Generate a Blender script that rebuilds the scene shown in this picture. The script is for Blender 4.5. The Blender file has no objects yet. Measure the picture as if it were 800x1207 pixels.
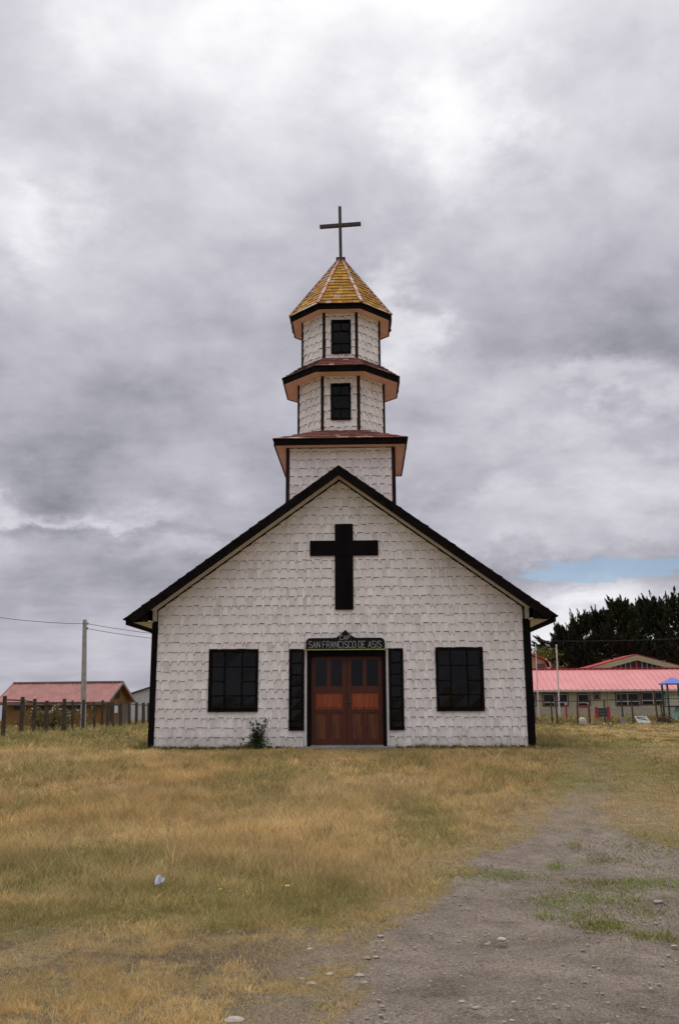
import bpy, bmesh, math, random
import numpy as np
from mathutils import Vector, Matrix

random.seed(11)
RNG = np.random.default_rng(11)
SC = bpy.context.scene
COL = SC.collection

# ------------------------------------------------------------------ camera
F_PX, TILT, ROLL, YAW = 1054.42, 0.209, 0.0053, 0.0291      # photograph is 800 x 1207
CAM = Vector((0.6155, -21.0, 1.0471))
cam_data = bpy.data.cameras.new("camera")
cam = bpy.data.objects.new("camera", cam_data)
COL.objects.link(cam)
cam_data.sensor_fit = 'VERTICAL'
cam_data.sensor_height = 36.0
cam_data.lens = F_PX / 1207.0 * 36.0
cam_data.clip_start = 0.1
cam_data.clip_end = 20000
cam.matrix_world = (Matrix.Translation(CAM) @ Matrix.Rotation(YAW, 4, 'Z') @
                    Matrix.Rotation(math.pi / 2 + TILT, 4, 'X') @ Matrix.Rotation(-ROLL, 4, 'Z'))
SC.camera = cam


def ray(px, py):
    a, b = px - 400, py - 603.5
    cr, sr = math.cos(ROLL), math.sin(ROLL)
    X = (a * cr - b * sr) / F_PX
    u = -(a * sr + b * cr) / F_PX
    st, ct = math.sin(TILT), math.cos(TILT)
    Y, Z = ct - u * st, st + u * ct
    s, c = math.sin(YAW), math.cos(YAW)
    return Vector((X * c - Y * s, X * s + Y * c, Z))


def at(px, py, Y):
    """the point of the place seen at that pixel, on the plane y = Y"""
    d = ray(px, py)
    return CAM + d * ((Y - CAM.y) / d.y)


# ------------------------------------------------------------------ sky, sun, exposure
SUN_EL, SUN_AZ = math.radians(58), math.radians(-38)          # from behind the chapel, to the left
SC.view_settings.view_transform = 'Standard'
SC.view_settings.look = 'None'
SC.view_settings.exposure = 0.0
SC.view_settings.gamma = 1.0
SC.view_settings.use_curve_mapping = False

world = bpy.data.worlds.new("World")
SC.world = world
world.use_nodes = True
WN = world.node_tree
WN.nodes.clear()


def wnode(t, **kw):
    n = WN.nodes.new(t)
    for k, v in kw.items():
        setattr(n, k, v)
    return n


def wmath(op, a, b=None, c=None, clamp=False):
    n = wnode('ShaderNodeMath', operation=op)
    n.use_clamp = clamp
    for i, v in enumerate((a, b, c)):
        if v is None:
            continue
        if isinstance(v, (int, float)):
            n.inputs[i].default_value = v
        else:
            WN.links.new(v, n.inputs[i])
    return n.outputs[0]


def build_sky():
    L = WN.links.new
    tc = wnode('ShaderNodeTexCoord')
    d = tc.outputs['Generated']
    sep = wnode('ShaderNodeSeparateXYZ')
    L(d, sep.inputs[0])
    x, y, z = sep.outputs
    zc = wmath('MAXIMUM', z, 0.0)
    den = wmath('ADD', zc, 0.22)
    comb = wnode('ShaderNodeCombineXYZ')
    L(wmath('DIVIDE', x, den), comb.inputs[0])
    L(wmath('DIVIDE', y, den), comb.inputs[1])
    P = comb.outputs[0]

    def noise(vec, scale, detail, rough, dist=0.0, off=(0, 0, 0), scl=(1, 1, 1)):
        mp = wnode('ShaderNodeMapping')
        mp.inputs['Location'].default_value = off
        mp.inputs['Scale'].default_value = scl
        L(vec, mp.inputs[0])
        n = wnode('ShaderNodeTexNoise')
        n.inputs['Scale'].default_value = scale
        n.inputs['Detail'].default_value = detail
        n.inputs['Roughness'].default_value = rough
        n.inputs['Distortion'].default_value = dist
        L(mp.outputs[0], n.inputs['Vector'])
        return n

    n_big = noise(P, 1.5, 9, 0.58, 0.15, (3.1, 1.7, 0), (0.75, 1.0, 1)).outputs['Fac']
    n_mid = noise(P, 5.2, 9, 0.60, 0.2, (7.3, 2.2, 0), (0.7, 1.1, 1)).outputs['Fac']
    n_dir = noise(d, 7.5, 9, 0.55, 0.1, (1.3, 4.4, 2.0), (1, 1, 1.45)).outputs['Fac']
    warp = noise(d, 5.5, 9, 0.62, 0.0, (9.3, 0.4, 2.0), (1, 1, 1.8))
    wsep = wnode('ShaderNodeSeparateColor')
    L(warp.outputs['Color'], wsep.inputs[0])
    az = wmath('ARCTAN2', x, y)
    el = wmath('ARCSINE', z)
    azw = wmath('MULTIPLY_ADD', wmath('SUBTRACT', wsep.outputs[0], 0.5), 0.40, az)
    elw = wmath('MULTIPLY_ADD', wmath('SUBTRACT', wsep.outputs[1], 0.5), 0.26, el)

    def angles(px, py):
        v = ray(px, py).normalized()
        return math.atan2(v.x, v.y), math.asin(v.z)

    def blob(px, py, rx, ry, amp, A=azw, E_=elw):
        a, e = angles(px, py)
        da = wmath('MULTIPLY', wmath('SUBTRACT', A, a), F_PX / rx)
        de = wmath('MULTIPLY', wmath('SUBTRACT', E_, e), F_PX / ry)
        q = wmath('ADD', wmath('MULTIPLY', da, da), wmath('MULTIPLY', de, de))
        return wmath('MULTIPLY', wmath('EXPONENT', wmath('MULTIPLY', q, -1.0)), amp)

    # general cloud deck: thin and bright overhead, heavier low down
    ramp = wnode('ShaderNodeValToRGB')
    L(wmath('MULTIPLY', el, 1 / math.radians(60), clamp=True), ramp.inputs[0])
    cr = ramp.color_ramp
    cr.elements[0].position, cr.elements[0].color = 0.0, (.50, .50, .50, 1)
    cr.elements[1].position, cr.elements[1].color = 1.0, (1.95, 1.95, 1.95, 1)
    for p, v in ((.07, .45), (.20, .43), (.34, .47), (.48, .60), (.60, .68), (.70, .82), (.82, 1.32)):
        e = cr.elements.new(p)
        e.color = (v, v, v, 1)
    lum = ramp.outputs[0]
    sepc = wnode('ShaderNodeSeparateColor')
    L(lum, sepc.inputs[0])
    lum = sepc.outputs[0]
    for b in BLOBS:
        lum = wmath('ADD', lum, blob(*b))
    lum = wmath('ADD', lum, wmath('MULTIPLY', wmath('SUBTRACT', n_big, 0.5), 0.42))
    lum = wmath('ADD', lum, wmath('MULTIPLY', wmath('SUBTRACT', n_mid, 0.5), 0.20))
    lum = wmath('ADD', lum, wmath('MULTIPLY', wmath('SUBTRACT', n_dir, 0.5), 0.58))
    lum = wmath('MINIMUM', wmath('MAXIMUM', lum, 0.26), 2.1)

    tint = wnode('ShaderNodeValToRGB')
    L(lum, tint.inputs[0])
    t = tint.color_ramp
    t.elements[0].position, t.elements[0].color = 0.25, (.235, .238, .280, 1)
    t.elements[1].position, t.elements[1].color = 0.97, (.97, .96, .985, 1)
    e = t.elements.new(.5); e.color = (.490, .483, .548, 1)
    e = t.elements.new(.75); e.color = (.740, .727, .780, 1)
    cloud = wnode('ShaderNodeVectorMath', operation='SCALE')
    L(tint.outputs[0], cloud.inputs[0])
    L(wmath('MULTIPLY', wmath('MAXIMUM', lum, 0.97), 1 / 0.097), cloud.inputs['Scale'])

    sky = wnode('ShaderNodeTexSky', sky_type='NISHITA')
    sky.sun_disc = False
    sky.sun_elevation = SUN_EL
    sky.sun_rotation = SUN_AZ
    sky.air_density = 1.0
    sky.dust_density = 0.8
    sky.ozone_density = 4.0
    # the blue gap low on the right
    az2 = wmath('MULTIPLY_ADD', wmath('SUBTRACT', n_dir, 0.5), 0.10, az)
    el2 = wmath('MULTIPLY_ADD', wmath('SUBTRACT', n_mid, 0.5), 0.055,
                wmath('MULTIPLY_ADD', wmath('SUBTRACT', wsep.outputs[2], 0.5), 0.03, el))
    gap = wmath('ADD', blob(765, 674, 140, 14, 1.2, az2, el2), blob(650, 681, 60, 8, 0.8, az2, el2))
    gap = wmath('SMOOTH_MIN', wmath('MULTIPLY', wmath('MAXIMUM', wmath('SUBTRACT', gap, .50), 0), 2.2), 0.72, 0.1, clamp=True)
    mix = wnode('ShaderNodeMix', data_type='RGBA')
    L(gap, mix.inputs['Factor'])
    L(cloud.outputs[0], mix.inputs['A'])
    L(sky.outputs[0], mix.inputs['B'])
    bg = wnode('ShaderNodeBackground')
    bg.inputs['Strength'].default_value = 0.10
    L(mix.outputs['Result'], bg.inputs['Color'])
    out = wnode('ShaderNodeOutputWorld')
    L(bg.outputs[0], out.inputs[0])


# clouds in view: (pixel x, y, half width, half height, lighter or darker)
BLOBS = [
    (330, 55, 150, 80, .20), (540, 10, 110, 40, .14), (520, 165, 70, 60, .24), (492, 390, 42, 62, .30), (45, 270, 75, 50, .26),
    (90, 20, 60, 40, .10), (80, 150, 110, 60, -.07), (690, 90, 130, 60, -.08), (745, 370, 120, 60, -.06),
    (40, 583, 110, 17, .22), (130, 598, 60, 9, .14), (215, 655, 60, 14, .12), (30, 645, 60, 16, .05), (110, 730, 90, 30, .04),
    (140, 540, 190, 24, -.04), (90, 618, 170, 15, -.06), (70, 440, 160, 50, .02), (250, 505, 140, 22, -.03),
    (600, 470, 110, 50, .10), (760, 455, 90, 26, .22), (700, 530, 60, 26, .14), (600, 600, 120, 40, .17), (740, 610, 90, 40, .12),
    (620, 640, 90, 16, .10), (720, 715, 150, 34, .32), (640, 740, 60, 40, .20), (790, 640, 60, 12, -.06), (560, 540, 90, 20, -.03),
    (240, 380, 130, 60, .05),
]
build_sky()

sun_data = bpy.data.lights.new("sun", 'SUN')
sun_data.energy = 1.5
sun_data.angle = math.radians(25)
sun_data.color = (1.0, 0.95, 0.87)
sun = bpy.data.objects.new("sun", sun_data)
COL.objects.link(sun)
sdir = Vector((math.cos(SUN_EL) * math.sin(SUN_AZ), math.cos(SUN_EL) * math.cos(SUN_AZ), math.sin(SUN_EL)))
sun.rotation_euler = sdir.to_track_quat('Z', 'Y').to_euler()
sun.location = sdir * 60

# ------------------------------------------------------------------ numbers about the ground


def sst(v):
    v = np.clip(v, 0, 1)
    return v * v * (3 - 2 * v)


def _hash(i, j, s):
    v = np.sin(i * 127.1 + j * 311.7 + s * 74.7) * 43758.5453
    return v - np.floor(v)


def vnoise(x, y, s=0.0):
    xi, yi = np.floor(x), np.floor(y)
    u, v = sst(x - xi), sst(y - yi)
    return (_hash(xi, yi, s) * (1 - u) * (1 - v) + _hash(xi + 1, yi, s) * u * (1 - v) +
            _hash(xi, yi + 1, s) * (1 - u) * v + _hash(xi + 1, yi + 1, s) * u * v)


def fbm(x, y, s=0.0, o=4):
    t, a, n = 0, 0.5, 0
    for k in range(o):
        t = t + a * vnoise(x * 2 ** k + 13.7 * k, y * 2 ** k - 7.1 * k, s + k)
        n += a
        a *= 0.5
    return t / n


def gz(x, y):
    x, y = np.asarray(x, float), np.asarray(y, float)
    dx = np.maximum(np.abs(x) - 6, 0)
    dy = np.maximum(np.maximum(-1.0 - y, y - 16), 0)
    r = np.hypot(dx, dy)
    z = -.55 * sst(r / 12) - .2 * sst((y - 30) / 50)
    z = z - 6.0 * sst((y - 88) / 60) * sst((-x - 8) / 18) - 6.0 * sst((-x - 90) / 60) - 8 * sst((y - 260) / 200)
    amp = sst((r - .5) / 2) * np.clip(1 - (np.abs(y) - 60) / 60, 0, 1)
    return z + amp * (.05 * (fbm(x * .55, y * .55, 3) - .5))


def ground_at(px, py):
    d = ray(px, py)
    t = 3.0
    while t < 400:
        p = CAM + d * t
        if p.z < float(gz(p.x, p.y)):
            break
        t += .02 if t < 40 else .08
    return p


_TY = np.array([-60, -20, -16.0, -14.4, -12.8, -10.8, -9.6, -6.8, -3.0, 0, 6.0])
_TX = np.array([-1.6, -.1, .36, .64, 1.24, 2.03, 2.62, 3.75, 4.75, 5.4, 6.6])
_WY = np.array([-60, -12.2, -11.2, -10.2, -9, -7, -3, 6])
_WX = np.array([4.0, 3.6, 2.6, 1.5, 1.1, .95, .9, 1.0])


def track_u(x, y):
    return x - np.interp(y, _TY, _TX)


def gauss(x, y, cx, cy, rx, ry):
    return np.exp(-((x - cx) / rx) ** 2 - ((y - cy) / ry) ** 2)


def track_mask(x, y):
    """bare earth of the worn track, 0..1: wide in front, narrowing and fading toward the chapel's right side"""
    u = track_u(x, y) + .55 * (fbm(x * 1.3, y * 1.3, 5) - .5) + .35 * (fbm(x * 5, y * 5, 6) - .5)
    w = np.interp(y, _WY, _WX) + .5 * (fbm(x * 2.2, y * 2.2, 7) - .5)
    m = sst((u + .10) / .24) * sst((w - u) / .55)
    e = y + 2.2 * (fbm(x * 1.4, y * 1.4, 8) - .5)
    return m * np.interp(e, [-11.0, -9.4, -7, -3.5, 0], [1, .74, .46, .26, 0])


def worn_mask(x, y):
    """pale, thin, trodden grass round the upper end of the track"""
    u = track_u(x, y)
    return sst((u + .9) / .9) * sst((4.5 - u) / 2) * sst((y + 12.5) / 1.5) * sst((6 - y) / 8)


def dirt_mask(x, y):
    m = track_mask(x, y)
    n = fbm(x * 5.2, y * 5.2, 21)
    patch = sst((fbm(x * 1.9 + 4, y * 3.0, 17) * .55 + n * .55 - .53) / .12) * sst((-13.7 - y) / .7)
    spot = gauss(x, y, .05, -14.75, .75, .55) * 1.1 + gauss(x, y, -.75, -14.9, .4, .16) * .8 + gauss(x, y, -.55, -14.25, .5, .1)
    patch2 = sst((spot + 1.7 * (n - .5) + .6 * (fbm(x * 14, y * 14, 23) - .5) - .42) / .34)
    return np.clip(np.maximum(np.maximum(m, patch * (.52 + .08 * sst((x + .4) / .8))), patch2 * .62), 0, 1)


GREEN_SPOTS = []          # fresher patches seen in the field, plus one painting shade beside the chapel
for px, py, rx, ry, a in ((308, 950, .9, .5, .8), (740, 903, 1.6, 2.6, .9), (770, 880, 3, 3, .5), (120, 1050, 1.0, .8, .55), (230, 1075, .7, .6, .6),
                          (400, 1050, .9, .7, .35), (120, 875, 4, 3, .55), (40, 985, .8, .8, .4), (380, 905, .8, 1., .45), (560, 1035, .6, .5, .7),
                          (700, 985, .7, .5, .7), (760, 990, .6, .5, .6), (130, 1080, .7, .4, .5), (650, 862, 1.0, 2.5, 1.0)):  # last spot puts the shade right of the chapel into the grass colour
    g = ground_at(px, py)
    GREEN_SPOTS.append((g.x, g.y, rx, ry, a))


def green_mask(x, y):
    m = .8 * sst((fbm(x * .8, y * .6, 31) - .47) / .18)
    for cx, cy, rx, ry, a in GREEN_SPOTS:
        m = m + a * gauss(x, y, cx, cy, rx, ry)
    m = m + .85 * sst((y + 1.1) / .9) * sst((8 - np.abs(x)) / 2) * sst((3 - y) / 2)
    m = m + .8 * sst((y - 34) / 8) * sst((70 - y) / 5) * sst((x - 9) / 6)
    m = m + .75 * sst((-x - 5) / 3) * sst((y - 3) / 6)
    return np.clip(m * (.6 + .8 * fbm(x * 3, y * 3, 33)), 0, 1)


# ------------------------------------------------------------------ materials
MATS = {}


def new_mat(name):
    m = bpy.data.materials.new(name)
    m.use_nodes = True
    nt = m.node_tree
    b = nt.nodes['Principled BSDF']
    return m, nt, b


def mat(name, c1, c2=None, rough=.7, scale=6.0, bump=0.0, bscale=None, stretch=(1, 1, 1), detail=6, spec=.3,
        lo=.35, hi=.65, spots=None, metallic=0.0, tint=False):
    """two-tone weathered surface in world space; spots = (colour, scale, threshold) for lichen, rust or dirt"""
    if name in MATS:
        return MATS[name]
    m, nt, b = new_mat(name)
    L = nt.links.new
    c2 = c2 or tuple(v * .8 for v in c1)
    geo = nt.nodes.new('ShaderNodeNewGeometry')
    mp = nt.nodes.new('ShaderNodeMapping')
    mp.inputs['Scale'].default_value = stretch
    L(geo.outputs['Position'], mp.inputs[0])
    n = nt.nodes.new('ShaderNodeTexNoise')
    n.inputs['Scale'].default_value = scale
    n.inputs['Detail'].default_value = detail
    n.inputs['Roughness'].default_value = .6
    L(mp.outputs[0], n.inputs['Vector'])
    r = nt.nodes.new('ShaderNodeValToRGB')
    r.color_ramp.elements[0].position = lo
    r.color_ramp.elements[1].position = hi
    r.color_ramp.elements[0].color = (*c1, 1)
    r.color_ramp.elements[1].color = (*c2, 1)
    L(n.outputs['Fac'], r.inputs[0])
    colr = r.outputs[0]
    if spots:
        for (sc, ss, th, wid) in spots:
            n2 = nt.nodes.new('ShaderNodeTexNoise')
            n2.inputs['Scale'].default_value = ss
            n2.inputs['Detail'].default_value = 7
            n2.inputs['Roughness'].default_value = .65
            L(mp.outputs[0], n2.inputs['Vector'])
            mr = nt.nodes.new('ShaderNodeMapRange')
            mr.inputs['From Min'].default_value = th
            mr.inputs['From Max'].default_value = th + wid
            L(n2.outputs['Fac'], mr.inputs[0])
            mx = nt.nodes.new('ShaderNodeMix')
            mx.data_type = 'RGBA'
            L(mr.outputs[0], mx.inputs['Factor'])
            L(colr, mx.inputs['A'])
            mx.inputs['B'].default_value = (*sc, 1)
            colr = mx.outputs['Result']
    if tint:
        at_ = nt.nodes.new('ShaderNodeAttribute')
        at_.attribute_name = 'tint'
        mx = nt.nodes.new('ShaderNodeMix')
        mx.data_type = 'RGBA'
        mx.blend_type = 'MULTIPLY'
        mx.inputs['Factor'].default_value = 1
        L(colr, mx.inputs['A'])
        L(at_.outputs['Color'], mx.inputs['B'])
        colr = mx.outputs['Result']
    L(colr, b.inputs['Base Color'])
    b.inputs['Roughness'].default_value = rough
    b.inputs['Specular IOR Level'].default_value = spec
    b.inputs['Metallic'].default_value = metallic
    if bump:
        nb = nt.nodes.new('ShaderNodeTexNoise')
        nb.inputs['Scale'].default_value = bscale or scale * 4
        nb.inputs['Detail'].default_value = 5
        L(mp.outputs[0], nb.inputs['Vector'])
        bp = nt.nodes.new('ShaderNodeBump')
        bp.inputs['Strength'].default_value = bump
        bp.inputs['Distance'].default_value = .02
        L(nb.outputs['Fac'], bp.inputs['Height'])
        L(bp.outputs[0], b.inputs['Normal'])
    MATS[name] = m
    return m


def glass_mat(name, tint_):
    m, nt, b = new_mat(name)
    L = nt.links.new
    nt.nodes.remove(b)
    out = nt.nodes['Material Output']
    tr = nt.nodes.new('ShaderNodeBsdfTransparent')
    tr.inputs[0].default_value = (*tint_, 1)
    gl = nt.nodes.new('ShaderNodeBsdfGlossy')
    gl.inputs['Roughness'].default_value = .04
    fr = nt.nodes.new('ShaderNodeFresnel')
    fr.inputs['IOR'].default_value = 1.36
    geo = nt.nodes.new('ShaderNodeNewGeometry')
    nz = nt.nodes.new('ShaderNodeTexNoise')
    nz.inputs['Scale'].default_value = 2.5
    L(geo.outputs['Position'], nz.inputs['Vector'])
    bp = nt.nodes.new('ShaderNodeBump')
    bp.inputs['Strength'].default_value = .10
    bp.inputs['Distance'].default_value = .03
    L(nz.outputs['Fac'], bp.inputs['Height'])
    L(bp.outputs[0], gl.inputs['Normal'])
    mx = nt.nodes.new('ShaderNodeMixShader')
    L(fr.outputs[0], mx.inputs[0])
    L(tr.outputs[0], mx.inputs[1])
    L(gl.outputs[0], mx.inputs[2])
    L(mx.outputs[0], out.inputs[0])
    MATS[name] = m
    return m


GLASS = glass_mat('dusty window glass', (.40, .42, .43))
WHITEB = mat('white painted board', (.82, .77, .755), (.74, .69, .675), .75, 2.6, .2, 60)
WHITE = mat('white painted shingle', (.86, .81, .795), (.78, .73, .715), .75, 2.6, .25, 60, (1, 1, .35),
            spots=[((.50, .43, .38), 7.0, .60, .25), ((.42, .40, .30), 1.3, .63, .3)], tint=True)


def splash(m):
    nt = m.node_tree
    L = nt.links.new
    b = nt.nodes['Principled BSDF']
    src = b.inputs['Base Color'].links[0].from_socket
    geo = nt.nodes.new('ShaderNodeNewGeometry')
    sp_ = nt.nodes.new('ShaderNodeSeparateXYZ')
    L(geo.outputs['Position'], sp_.inputs[0])
    nz = nt.nodes.new('ShaderNodeTexNoise')
    nz.inputs['Scale'].default_value = 3.0
    nz.inputs['Detail'].default_value = 8
    nz.inputs['Roughness'].default_value = .7
    L(geo.outputs['Position'], nz.inputs['Vector'])
    ad = nt.nodes.new('ShaderNodeMath')
    ad.operation = 'MULTIPLY_ADD'
    L(nz.outputs['Fac'], ad.inputs[0])
    ad.inputs[1].default_value = -1.3
    L(sp_.outputs[2], ad.inputs[2])
    mr = nt.nodes.new('ShaderNodeMapRange')
    mr.inputs['From Min'].default_value = -.55
    mr.inputs['From Max'].default_value = -.30
    mr.inputs['To Min'].default_value = .32
    mr.inputs['To Max'].default_value = 0
    L(ad.outputs[0], mr.inputs[0])
    mx = nt.nodes.new('ShaderNodeMix')
    mx.data_type = 'RGBA'
    L(mr.outputs[0], mx.inputs['Factor'])
    L(src, mx.inputs['A'])
    mx.inputs['B'].default_value = (.30, .25, .20, 1)
    L(mx.outputs['Result'], b.inputs['Base Color'])


splash(WHITE)
EDGE = mat('weathered shingle end and shade line', (.13, .10, .095), (.08, .06, .055), .9)  # dark ends also stand in for the shade under each course
BACKING = mat('dark wood backing', (.10, .08, .07), (.06, .05, .045), .9)
CREAM = mat('cream painted board', (.72, .65, .56), (.62, .55, .47), .7, 3, .15, 40)
SALMON = mat('salmon painted soffit', (.80, .52, .43), (.72, .45, .37), .7, 2.5, .15, 30, spots=[((.30, .17, .12), 5, .66, .15)])
BLACK = mat('black paint', (.0045, .0035, .0042), (.009, .007, .0075), .8, 4, .3, 40, (1, 1, .3), spec=.06)
BLACKWOOD = mat('black stained timber', (.0055, .004, .0045), (.012, .0085, .0085), .9, 5, .3, 40, spec=.05)
BROWNBLACK = mat('dark brown painted post', (.018, .009, .009), (.034, .018, .017), .8, 6, .25, 40, (1, 1, .3), spec=.1)
REDROOF = mat('worn red roof shingle', (.25, .075, .05), (.17, .055, .042), .85, 5, .35, 40, tint=True,
              spots=[((.44, .34, .28), 6, .64, .12), ((.44, .26, .03), 2.2, .62, .10)])
LICHEN = mat('red roof shingle covered with yellow lichen', (.47, .245, .028), (.33, .145, .020), .9, 3.5, .4, 40, tint=True,
             spots=[((.26, .10, .05), 3.2, .56, .12), ((.26, .20, .03), 1.6, .52, .15), ((.55, .48, .40), 7, .66, .1)])
WORN = mat('bare whitish worn shingle', (.46, .40, .33), (.36, .22, .14), .9, 9, .3, 40)
HIPBOARD = mat('worn pink hip board', (.48, .29, .23), (.29, .10, .07), .85, 4, .3, 40, spots=[((.70, .66, .62), 5, .49, .14)])
DOORWOOD = mat('varnished red door wood', (.088, .017, .006), (.05, .010, .0045), .5, 5, .25, 30, (6, 6, .6), spec=.4)
DOORPANEL = mat('orange varnished door panel', (.34, .062, .012), (.15, .030, .007), .45, 4, .2, 30, (5, 5, .7), spec=.45)
DOORLOW = mat('worn varnished lower panel', (.150, .042, .010), (.060, .017, .006), .5, 4, .2, 30, (6, 6, .5), spec=.4)
CONCRETE = mat('grey concrete', (.30, .28, .26), (.20, .19, .175), .9, 5, .3, 40)
LEDGE = mat('lichen covered ledge', (.36, .36, .08), (.22, .20, .07), .9, 12)
LETTER = mat('faded white lettering', (.46, .45, .44), (.26, .255, .25), .7, 30)
SIGNBLACK = mat('black sign board', (.009, .009, .011), (.015, .015, .017), .8, 8, spec=.1)
INSIDE = mat('dim timber interior', (.11, .075, .05), (.07, .045, .03), .9)
STEELDARK = mat('dark iron cross', (.035, .030, .032), (.07, .05, .048), .7, 12)

# ------------------------------------------------------------------ object helpers


class MB:
    """collects polygons; build() links them as ONE mesh object"""

    def __init__(self):
        self.v, self.f, self.m, self.t = [], [], [], []

    def poly(self, pts, mi=0, t=None):
        n = len(self.v)
        self.v.extend([tuple(p) for p in pts])
        self.f.append(tuple(range(n, n + len(pts))))
        self.m.append(mi)
        self.t.append(t)
        return self

    def hull(self, idx_faces, pts, mi=0, t=None):
        n = len(self.v)
        self.v.extend([tuple(p) for p in pts])
        for f in idx_faces:
            self.f.append(tuple(n + i for i in f))
            self.m.append(mi)
            self.t.append(t)
        return self

    def box(self, x0, x1, y0, y1, z0, z1, mi=0):
        self.hull([(0, 3, 2, 1), (4, 5, 6, 7), (0, 1, 5, 4), (1, 2, 6, 5), (2, 3, 7, 6), (3, 0, 4, 7)],
                  [(x0, y0, z0), (x1, y0, z0), (x1, y1, z0), (x0, y1, z0), (x0, y0, z1), (x1, y0, z1), (x1, y1, z1), (x0, y1, z1)], mi)
        return self

    def bar(self, a, b, w, h, up=(0, 0, 1), mi=0, w2=None, h2=None):
        """rectangular bar from a to b"""
        a, b = Vector(a), Vector(b)
        d = (b - a).normalized()
        up = Vector(up)
        if abs(d.dot(up)) > .98:
            up = Vector((0, 1, 0))
        s = d.cross(up).normalized()
        u = s.cross(d).normalized()
        w2 = w if w2 is None else w2
        h2 = h if h2 is None else h2
        p = [a - s * w / 2 - u * h / 2, a + s * w / 2 - u * h / 2, a + s * w / 2 + u * h / 2, a - s * w / 2 + u * h / 2,
             b - s * w2 / 2 - u * h2 / 2, b + s * w2 / 2 - u * h2 / 2, b + s * w2 / 2 + u * h2 / 2, b - s * w2 / 2 + u * h2 / 2]
        self.hull([(0, 1, 2, 3), (7, 6, 5, 4), (4, 5, 1, 0), (5, 6, 2, 1), (6, 7, 3, 2), (7, 4, 0, 3)], p, mi)
        return self

    def tube(self, pts, radii, n=6, mi=0, cap=True):
        rings = []
        P = [Vector(p) for p in pts]
        for i, p in enumerate(P):
            d = (P[min(i + 1, len(P) - 1)] - P[max(i - 1, 0)]).normalized()
            up = Vector((0, 0, 1)) if abs(d.z) < .9 else Vector((0, 1, 0))
            s = d.cross(up).normalized()
            u = s.cross(d).normalized()
            r = radii[i] if hasattr(radii, '__len__') else radii
            k = len(self.v)
            for j in range(n):
                a = 2 * math.pi * j / n
                self.v.append(tuple(p + s * math.cos(a) * r + u * math.sin(a) * r))
            rings.append(k)
        for a, b in zip(rings, rings[1:]):
            for j in range(n):
                self.f.append((a + j, a + (j + 1) % n, b + (j + 1) % n, b + j))
                self.m.append(mi)
                self.t.append(None)
        if cap:
            for k in (rings[0], rings[-1]):
                self.f.append(tuple(range(k, k + n)))
                self.m.append(mi)
                self.t.append(None)
        return self

    def prism(self, pts, d, mi=0, side_mi=None, t=None):
        """polygon (list of points) extruded by vector d"""
        d = Vector(d)
        n = len(pts)
        P = [Vector(p) for p in pts]
        Q = [p + d for p in P]
        self.poly(P, mi, t)
        self.poly(Q[::-1], mi, t)
        for i in range(n):
            j = (i + 1) % n
            self.poly([P[j], P[i], Q[i], Q[j]], mi if side_mi is None else side_mi, t)
        return self

    def build(self, name, mats, parent=None, smooth=False, recalc=True, weld=False):
        me = bpy.data.meshes.new(name)
        off = Vector((0, 0, 0))
        r = parent
        while r is not None:
            off += r.location
            r = r.parent
        me.from_pydata([(x - off.x, y - off.y, z - off.z) for x, y, z in self.v], [], self.f)
        if not isinstance(mats, (list, tuple)):
            mats = [mats]
        for m in mats:
            me.materials.append(m)
        if len(mats) > 1:
            me.polygons.foreach_set('material_index', self.m)
        if any(t is not None for t in self.t):
            ca = me.color_attributes.new('tint', 'FLOAT_COLOR', 'CORNER')
            arr = []
            for f, t in zip(self.f, self.t):
                t = (1, 1, 1) if t is None else t
                arr.extend([*t, 1.0] * len(f))
            ca.data.foreach_set('color', arr)
        if recalc or weld:
            bm = bmesh.new()
            bm.from_mesh(me)
            if weld:
                bmesh.ops.remove_doubles(bm, verts=bm.verts, dist=1e-4)
            bmesh.ops.recalc_face_normals(bm, faces=bm.faces)
            bm.to_mesh(me)
            bm.free()
        if smooth:
            me.polygons.foreach_set('use_smooth', [True] * len(me.polygons))
        o = bpy.data.objects.new(name, me)
        COL.objects.link(o)
        if parent is not None:
            o.parent = parent
        return o


def thing(name, label, cat, loc=(0, 0, 0), group=None):
    o = bpy.data.objects.new(name, None)
    COL.objects.link(o)
    o.empty_display_size = .3
    o.location = loc
    return tag(o, label, cat, group)


def tag(o, label, cat, group=None):
    o['label'] = label
    o['category'] = cat
    if group:
        o['group'] = group
    return o


def kind(o, k):
    o['kind'] = k
    return o


def dup(o, parent, loc=None):
    c = o.copy()
    COL.objects.link(c)
    c.parent = parent
    if loc is not None:
        c.location = loc
    return c


def clip(poly, a, b, c):
    """keep a*u + b*z <= c (convex polygon)"""
    out = []
    n = len(poly)
    for i in range(n):
        p, q = poly[i], poly[(i + 1) % n]
        dp, dq = a * p[0] + b * p[1] - c, a * q[0] + b * q[1] - c
        if dp <= 0:
            out.append(p)
        if (dp < 0 < dq) or (dq < 0 < dp):
            t = dp / (dp - dq)
            out.append((p[0] + (q[0] - p[0]) * t, p[1] + (q[1] - p[1]) * t))
    return out


# ------------------------------------------------------------------ THE CHAPEL
HW = 4.368                       # half width of the front
SLOPE = .725
APEX = 6.577                     # top of the roof at the front edge
EAVE_X = 4.955
ROOF_T = .20                     # vertical thickness of the roof edge
LEN = 16.0
FRONT = -.47                     # front edge of the roof
CX = .157                        # the door stands a little to the right of the middle

chapel = thing('chapel', 'white shingled chapel with black trim, wooden double door and three tiered octagonal bell tower', 'chapel', (0, 0, 0))


def roof_under(x):
    return APEX - ROOF_T - SLOPE * abs(x)


OPEN = [  # x0, x1, z0, z1 of what is let into the front wall
    (-3.045, -1.893, .832, 2.254), (2.20, 3.292, .824, 2.262),
    (-1.179, -.827, .409, 2.246), (1.118, 1.457, .409, 2.248), (-.763, 1.055, -.05, 2.212)]

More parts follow.
